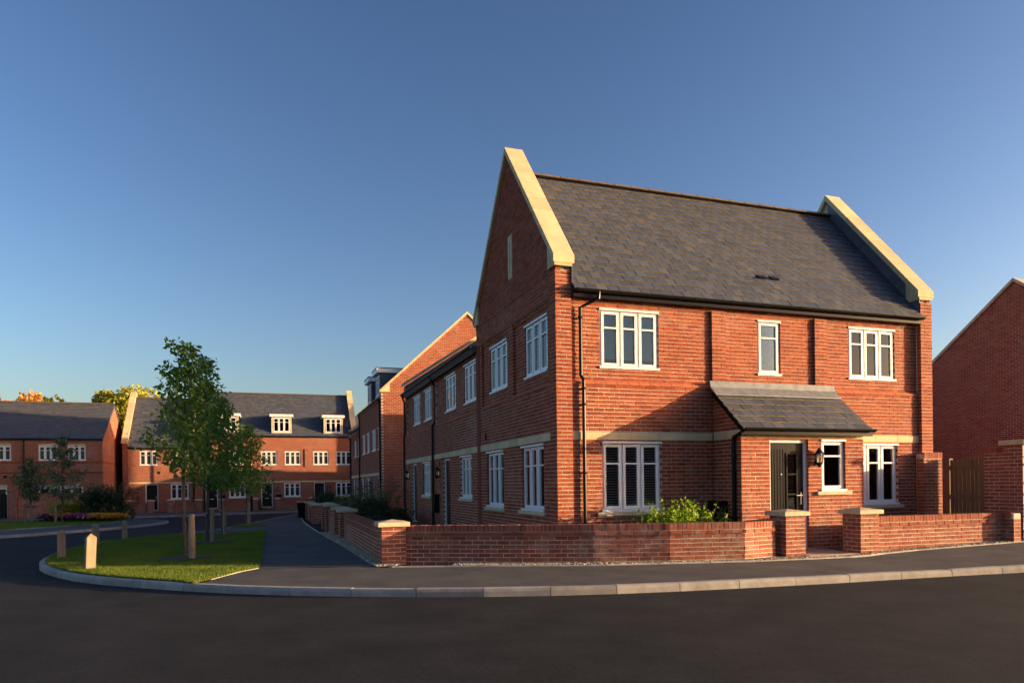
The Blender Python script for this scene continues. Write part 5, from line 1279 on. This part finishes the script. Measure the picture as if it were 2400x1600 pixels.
def shrub(label, x, y, rx, ry, h, n, seed, mat, ls=.06, name='shrub', sprigs=0, z0=None, group=None):
    rnd = np.random.default_rng(seed); z0 = g(x, y)+.03 if z0 is None else z0; t = thing(name, label, 'shrub', (x, y, z0), group)
    mb = MB(); r2 = random.Random(seed)
    for k in range(10):
        a = r2.uniform(0, 6.28); q = r2.uniform(.2,.8); mb.tube([(x+.05*math.cos(a),y+.05*math.sin(a),z0-.02),(x+rx*q*.5*math.cos(a),y+ry*q*.5*math.sin(a),z0+h*.4),(x+rx*q*math.cos(a),y+ry*q*math.sin(a),z0+h*r2.uniform(.6,.9))], [.012,.008,.004], 5)
    K = 26; cc = rnd.normal(0,1,(K,3)); cc /= np.linalg.norm(cc,axis=1)[:,None]; cc[:,2] = np.abs(cc[:,2]); cc *= (rnd.uniform(.4,1,K)**.5)[:,None]
    cc = cc*np.array([rx*.85,ry*.85,h*.82])+np.array([x,y,z0+h*.06])
    kk = rnd.integers(0,K,n); d = rnd.normal(0,1,(n,3)); d /= np.linalg.norm(d,axis=1)[:,None]
    P = cc[kk]+d*(rnd.uniform(.2,1,n)**.5)[:,None]*np.array([rx*.33,ry*.33,h*.22]); D = d*.6
    for k in range(sprigs):
        a = r2.uniform(0,6.28); q = r2.uniform(.3,.95); b0 = np.array([x+rx*q*math.cos(a), y+ry*q*math.sin(a), z0+h*.7*math.sqrt(1-q*q*.6)]); dv = np.array([math.cos(a)*.3, math.sin(a)*.3, 1.0]); L = h*r2.uniform(.15,.38)
        mb.tube([tuple(b0), tuple(b0+dv*L)], [.005,.002], 4); m_ = 12
        P = np.concatenate([P, b0+dv*rnd.uniform(0,L,m_)[:,None]+rnd.normal(0,.015,(m_,3))]); D = np.concatenate([D, rnd.normal(0,.6,(m_,3))])
    P[:,2] = np.maximum(P[:,2], z0+.02)
    mb.build('stems', 'bark', t); V, F = leaf_arrays(P, D, ls, rnd, .0); npmesh('foliage', V, F, mat, t); return t
shrub('bright lime green shrub under the left ground floor window of the corner house', 2.35, -.60, 1.10, .42, 1.02, 4600, 41, 'leaf_bright', .065, sprigs=60)
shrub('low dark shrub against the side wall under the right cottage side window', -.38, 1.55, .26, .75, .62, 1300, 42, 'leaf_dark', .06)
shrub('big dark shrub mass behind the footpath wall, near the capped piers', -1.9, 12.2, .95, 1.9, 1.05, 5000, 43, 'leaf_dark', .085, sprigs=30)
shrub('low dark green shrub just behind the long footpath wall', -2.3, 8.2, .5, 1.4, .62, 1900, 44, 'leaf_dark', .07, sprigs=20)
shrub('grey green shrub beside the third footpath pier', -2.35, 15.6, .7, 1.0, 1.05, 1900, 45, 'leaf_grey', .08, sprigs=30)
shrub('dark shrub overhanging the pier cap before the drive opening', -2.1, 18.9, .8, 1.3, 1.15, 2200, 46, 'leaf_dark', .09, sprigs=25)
shrub('small shrub with yellow green tips near the neighbouring cottage window', -1.0, 27.5, .7, .9, 1.35, 1500, 47, 'leaf_gold', .1, sprigs=20)
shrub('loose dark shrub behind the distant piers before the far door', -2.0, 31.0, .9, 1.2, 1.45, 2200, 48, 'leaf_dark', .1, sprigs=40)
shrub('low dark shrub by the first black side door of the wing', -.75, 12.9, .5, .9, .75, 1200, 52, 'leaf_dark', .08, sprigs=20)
def open_shrub(label, x, y, h, R_, seed, mat='leaf_grey', n=900, ls=.085):
    rnd = np.random.default_rng(seed); r2 = random.Random(seed); z0 = g(x, y); t = thing('tall_shrub', label, 'shrub', (x, y, z0)); mb = MB(); P = []; D = []
    for k in range(16):
        a = r2.uniform(0,6.28); L = h*r2.uniform(.6,1.05); q = R_*r2.uniform(.4,1.1); pts = [np.array([x,y,z0])]
        for i in range(1,6):
            f = i/5; pts.append(np.array([x+math.cos(a)*q*f**1.4, y+math.sin(a)*q*f**1.4, z0+L*(f-.12*f*f)]))
        mb.tube([tuple(p) for p in pts], [.014,.012,.009,.007,.005,.002], 5)
        m_ = n//16; f = rnd.uniform(.25,1,m_)*5; i = np.minimum(f.astype(int),4); pa = np.array(pts); b = pa[i]+(pa[i+1]-pa[i])*(f-i)[:,None]; P.append(b+rnd.normal(0,.07,(m_,3))); D.append(rnd.normal(0,.6,(m_,3)))
    mb.build('stems', 'bark', t); V, F = leaf_arrays(np.concatenate(P), np.concatenate(D), ls, rnd, .15); npmesh('foliage', V, F, mat, t); return t
open_shrub('tall open branched shrub in front of the neighbour gable, beside the wing end', -1.15, 15.0, 2.15, 1.05, 61, n=1300)
open_shrub('loose open shrub next to the first side door of the wing', -.9, 16.9, 1.9, .8, 62, n=900)
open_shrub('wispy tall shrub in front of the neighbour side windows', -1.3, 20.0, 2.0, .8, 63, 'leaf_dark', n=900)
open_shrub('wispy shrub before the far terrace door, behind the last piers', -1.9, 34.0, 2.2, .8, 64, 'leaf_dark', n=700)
shrub('golden green rounded shrub at the flower bed on the island', -16.4, 35.3, 1.3, .8, 1.25, 2400, 53, 'leaf_gold', .13)
shrub('large dark leafy shrub behind the flower bed on the island', -14.2, 34.8, 1.75, 1.0, 2.15, 4200, 54, 'leaf_dark', .14, sprigs=50)
shrub('pale shrub by the second far terrace pier', -8.1, 46.9, .9, .3, .85, 700, 55, 'leaf_grey', .1)
shrub('pale green hedge tuft under the right far terrace window', -3.3, 46.9, 1.0, .3, .75, 700, 56, 'leaf_grey', .1)
shrub('grey green bush left of the middle far terrace door', -6.05, 47.2, .3, .4, .95, 500, 57, 'leaf_grey', .1)
# flower bed on the island
fb = thing('flower_bed', 'bed of orange, yellow, pink and purple flowers on the island lawn', 'flowers', (-14.4, 32.3, -.4))
rnd = np.random.default_rng(71)
mb = MB(); bedp = [(-17.4,33.2),(-15.6,31.7),(-13.6,30.6),(-12.75,31.0),(-13.2,32.0),(-14.6,33.4),(-16.6,34.6),(-17.6,34.6)]
mb.poly([(x, y, g(x, y)+.045) for x, y in bedp]); mb.build('soil', 'soil', fb)
def bed_pts(n, t0, t1):
    t = rnd.uniform(t0,t1,n); c = np.stack([np.interp(t,[0,1],[-17.2,-12.9]), np.interp(t,[0,.5,1],[33.6,32.3,31.1])],1)
    p = c+rnd.normal(0,1,(n,2))*np.array([.18,.42]); return np.concatenate([p, np.array([g(*q)+.05 for q in p])[:,None]],1)
P = bed_pts(2600,0,1); P[:,2] += rnd.uniform(0,.24,len(P)); V, F = leaf_arrays(P, rnd.normal(0,.5,(len(P),3)), .10, rnd, 0); npmesh('foliage', V, F, 'leaf_dark', fb)
for nm, mt_, segs in (('orange_flowers','flower_orange',((.62,1.0,520),(.22,.4,170),(.1,.2,70))),('pink_flowers','flower_pink',((.34,.62,260),)),('purple_flowers','flower_purple',((0,.24,150),(.45,.65,70))),('white_flowers','flower_white',((.58,.72,26),))):
    PP = np.concatenate([bed_pts(n_, a, b) for a, b, n_ in segs]); PP[:,2] += rnd.uniform(.2,.34,len(PP)); PP = np.repeat(PP,5,0)+rnd.normal(0,.022,(len(PP)*5,3))
    V, F = leaf_arrays(PP, rnd.normal(0,.5,PP.shape)+np.array([0,-.3,.4]), .11, rnd, -.2, .9); npmesh(nm, V, F, mt_, fb)

# ------------------------------------------------------------------ grass blades
def in_poly(P, poly):
    x, y = P[:,0], P[:,1]; r = np.zeros(len(P), bool); j = len(poly)-1
    for i in range(len(poly)):
        xi, yi = poly[i]; xj, yj = poly[j]; c = ((yi > y) != (yj > y)) & (x < (xj-xi)*(y-yi)/(yj-yi+1e-12)+xi); r ^= c; j = i
    return r
def blades(name, poly, n, h, wd, seed, near=None, mat='grass_blade', off=.012):
    rnd = np.random.default_rng(seed); pa = np.array(poly); lo, hi = pa.min(0), pa.max(0)
    P = rnd.uniform(lo, hi, (n,2))
    if near:
        d = np.hypot(P[:,0]-CAM.x, P[:,1]-CAM.y); P = P[rnd.random(n) < np.clip((near/d)**2, .12, 1)]
    P = P[in_poly(P, poly)]; m_ = len(P); z = np.array([g(*q) for q in P])+off
    a = rnd.random(m_)*6.28; tl_ = rnd.normal(0,.35,(m_,2)); H = h*rnd.uniform(.5,1.25,m_); W_ = wd*rnd.uniform(.7,1.3,m_)
    c, s = np.cos(a)*W_/2, np.sin(a)*W_/2
    v0 = np.stack([P[:,0]-c,P[:,1]-s,z],1); v1 = np.stack([P[:,0]+c,P[:,1]+s,z],1); v2 = np.stack([P[:,0]+tl_[:,0]*H,P[:,1]+tl_[:,1]*H,z+H],1)
    V = np.stack([v0,v1,v2],1).reshape(-1,3); F = np.arange(3*m_).reshape(-1,3)
    return tag(npmesh(name, V, F, mat), kind='stuff')
vp = [tuple(p) for p in VL]+[tuple(p) for p in VR[::-1]]
blades('grass', vp, 420000, .042, .011, 81, near=15)
blades('grass', TRI[0]+TRI[1][::-1], 14000, .05, .018, 82)
blades('grass', iu[1:-1], 60000, .06, .03, 83, off=.02)
for x, y, r in ((-6.72,3.3,.52),(-6.66,8.4,.55),(-6.56,12.2,.55),(-6.12,22.5,.6)):
    m2 = MB(); pts = [(x+r*(1+.12*math.sin(k*2.1))*math.cos(k*.393), y+r*1.15*(1+.1*math.sin(k*1.7))*math.sin(k*.393)) for k in range(16)]
    m2.poly([(a, b, g(a, b)+.05) for a, b in pts]); tag(m2.build('tree_pit_soil', 'soil'), kind='structure')
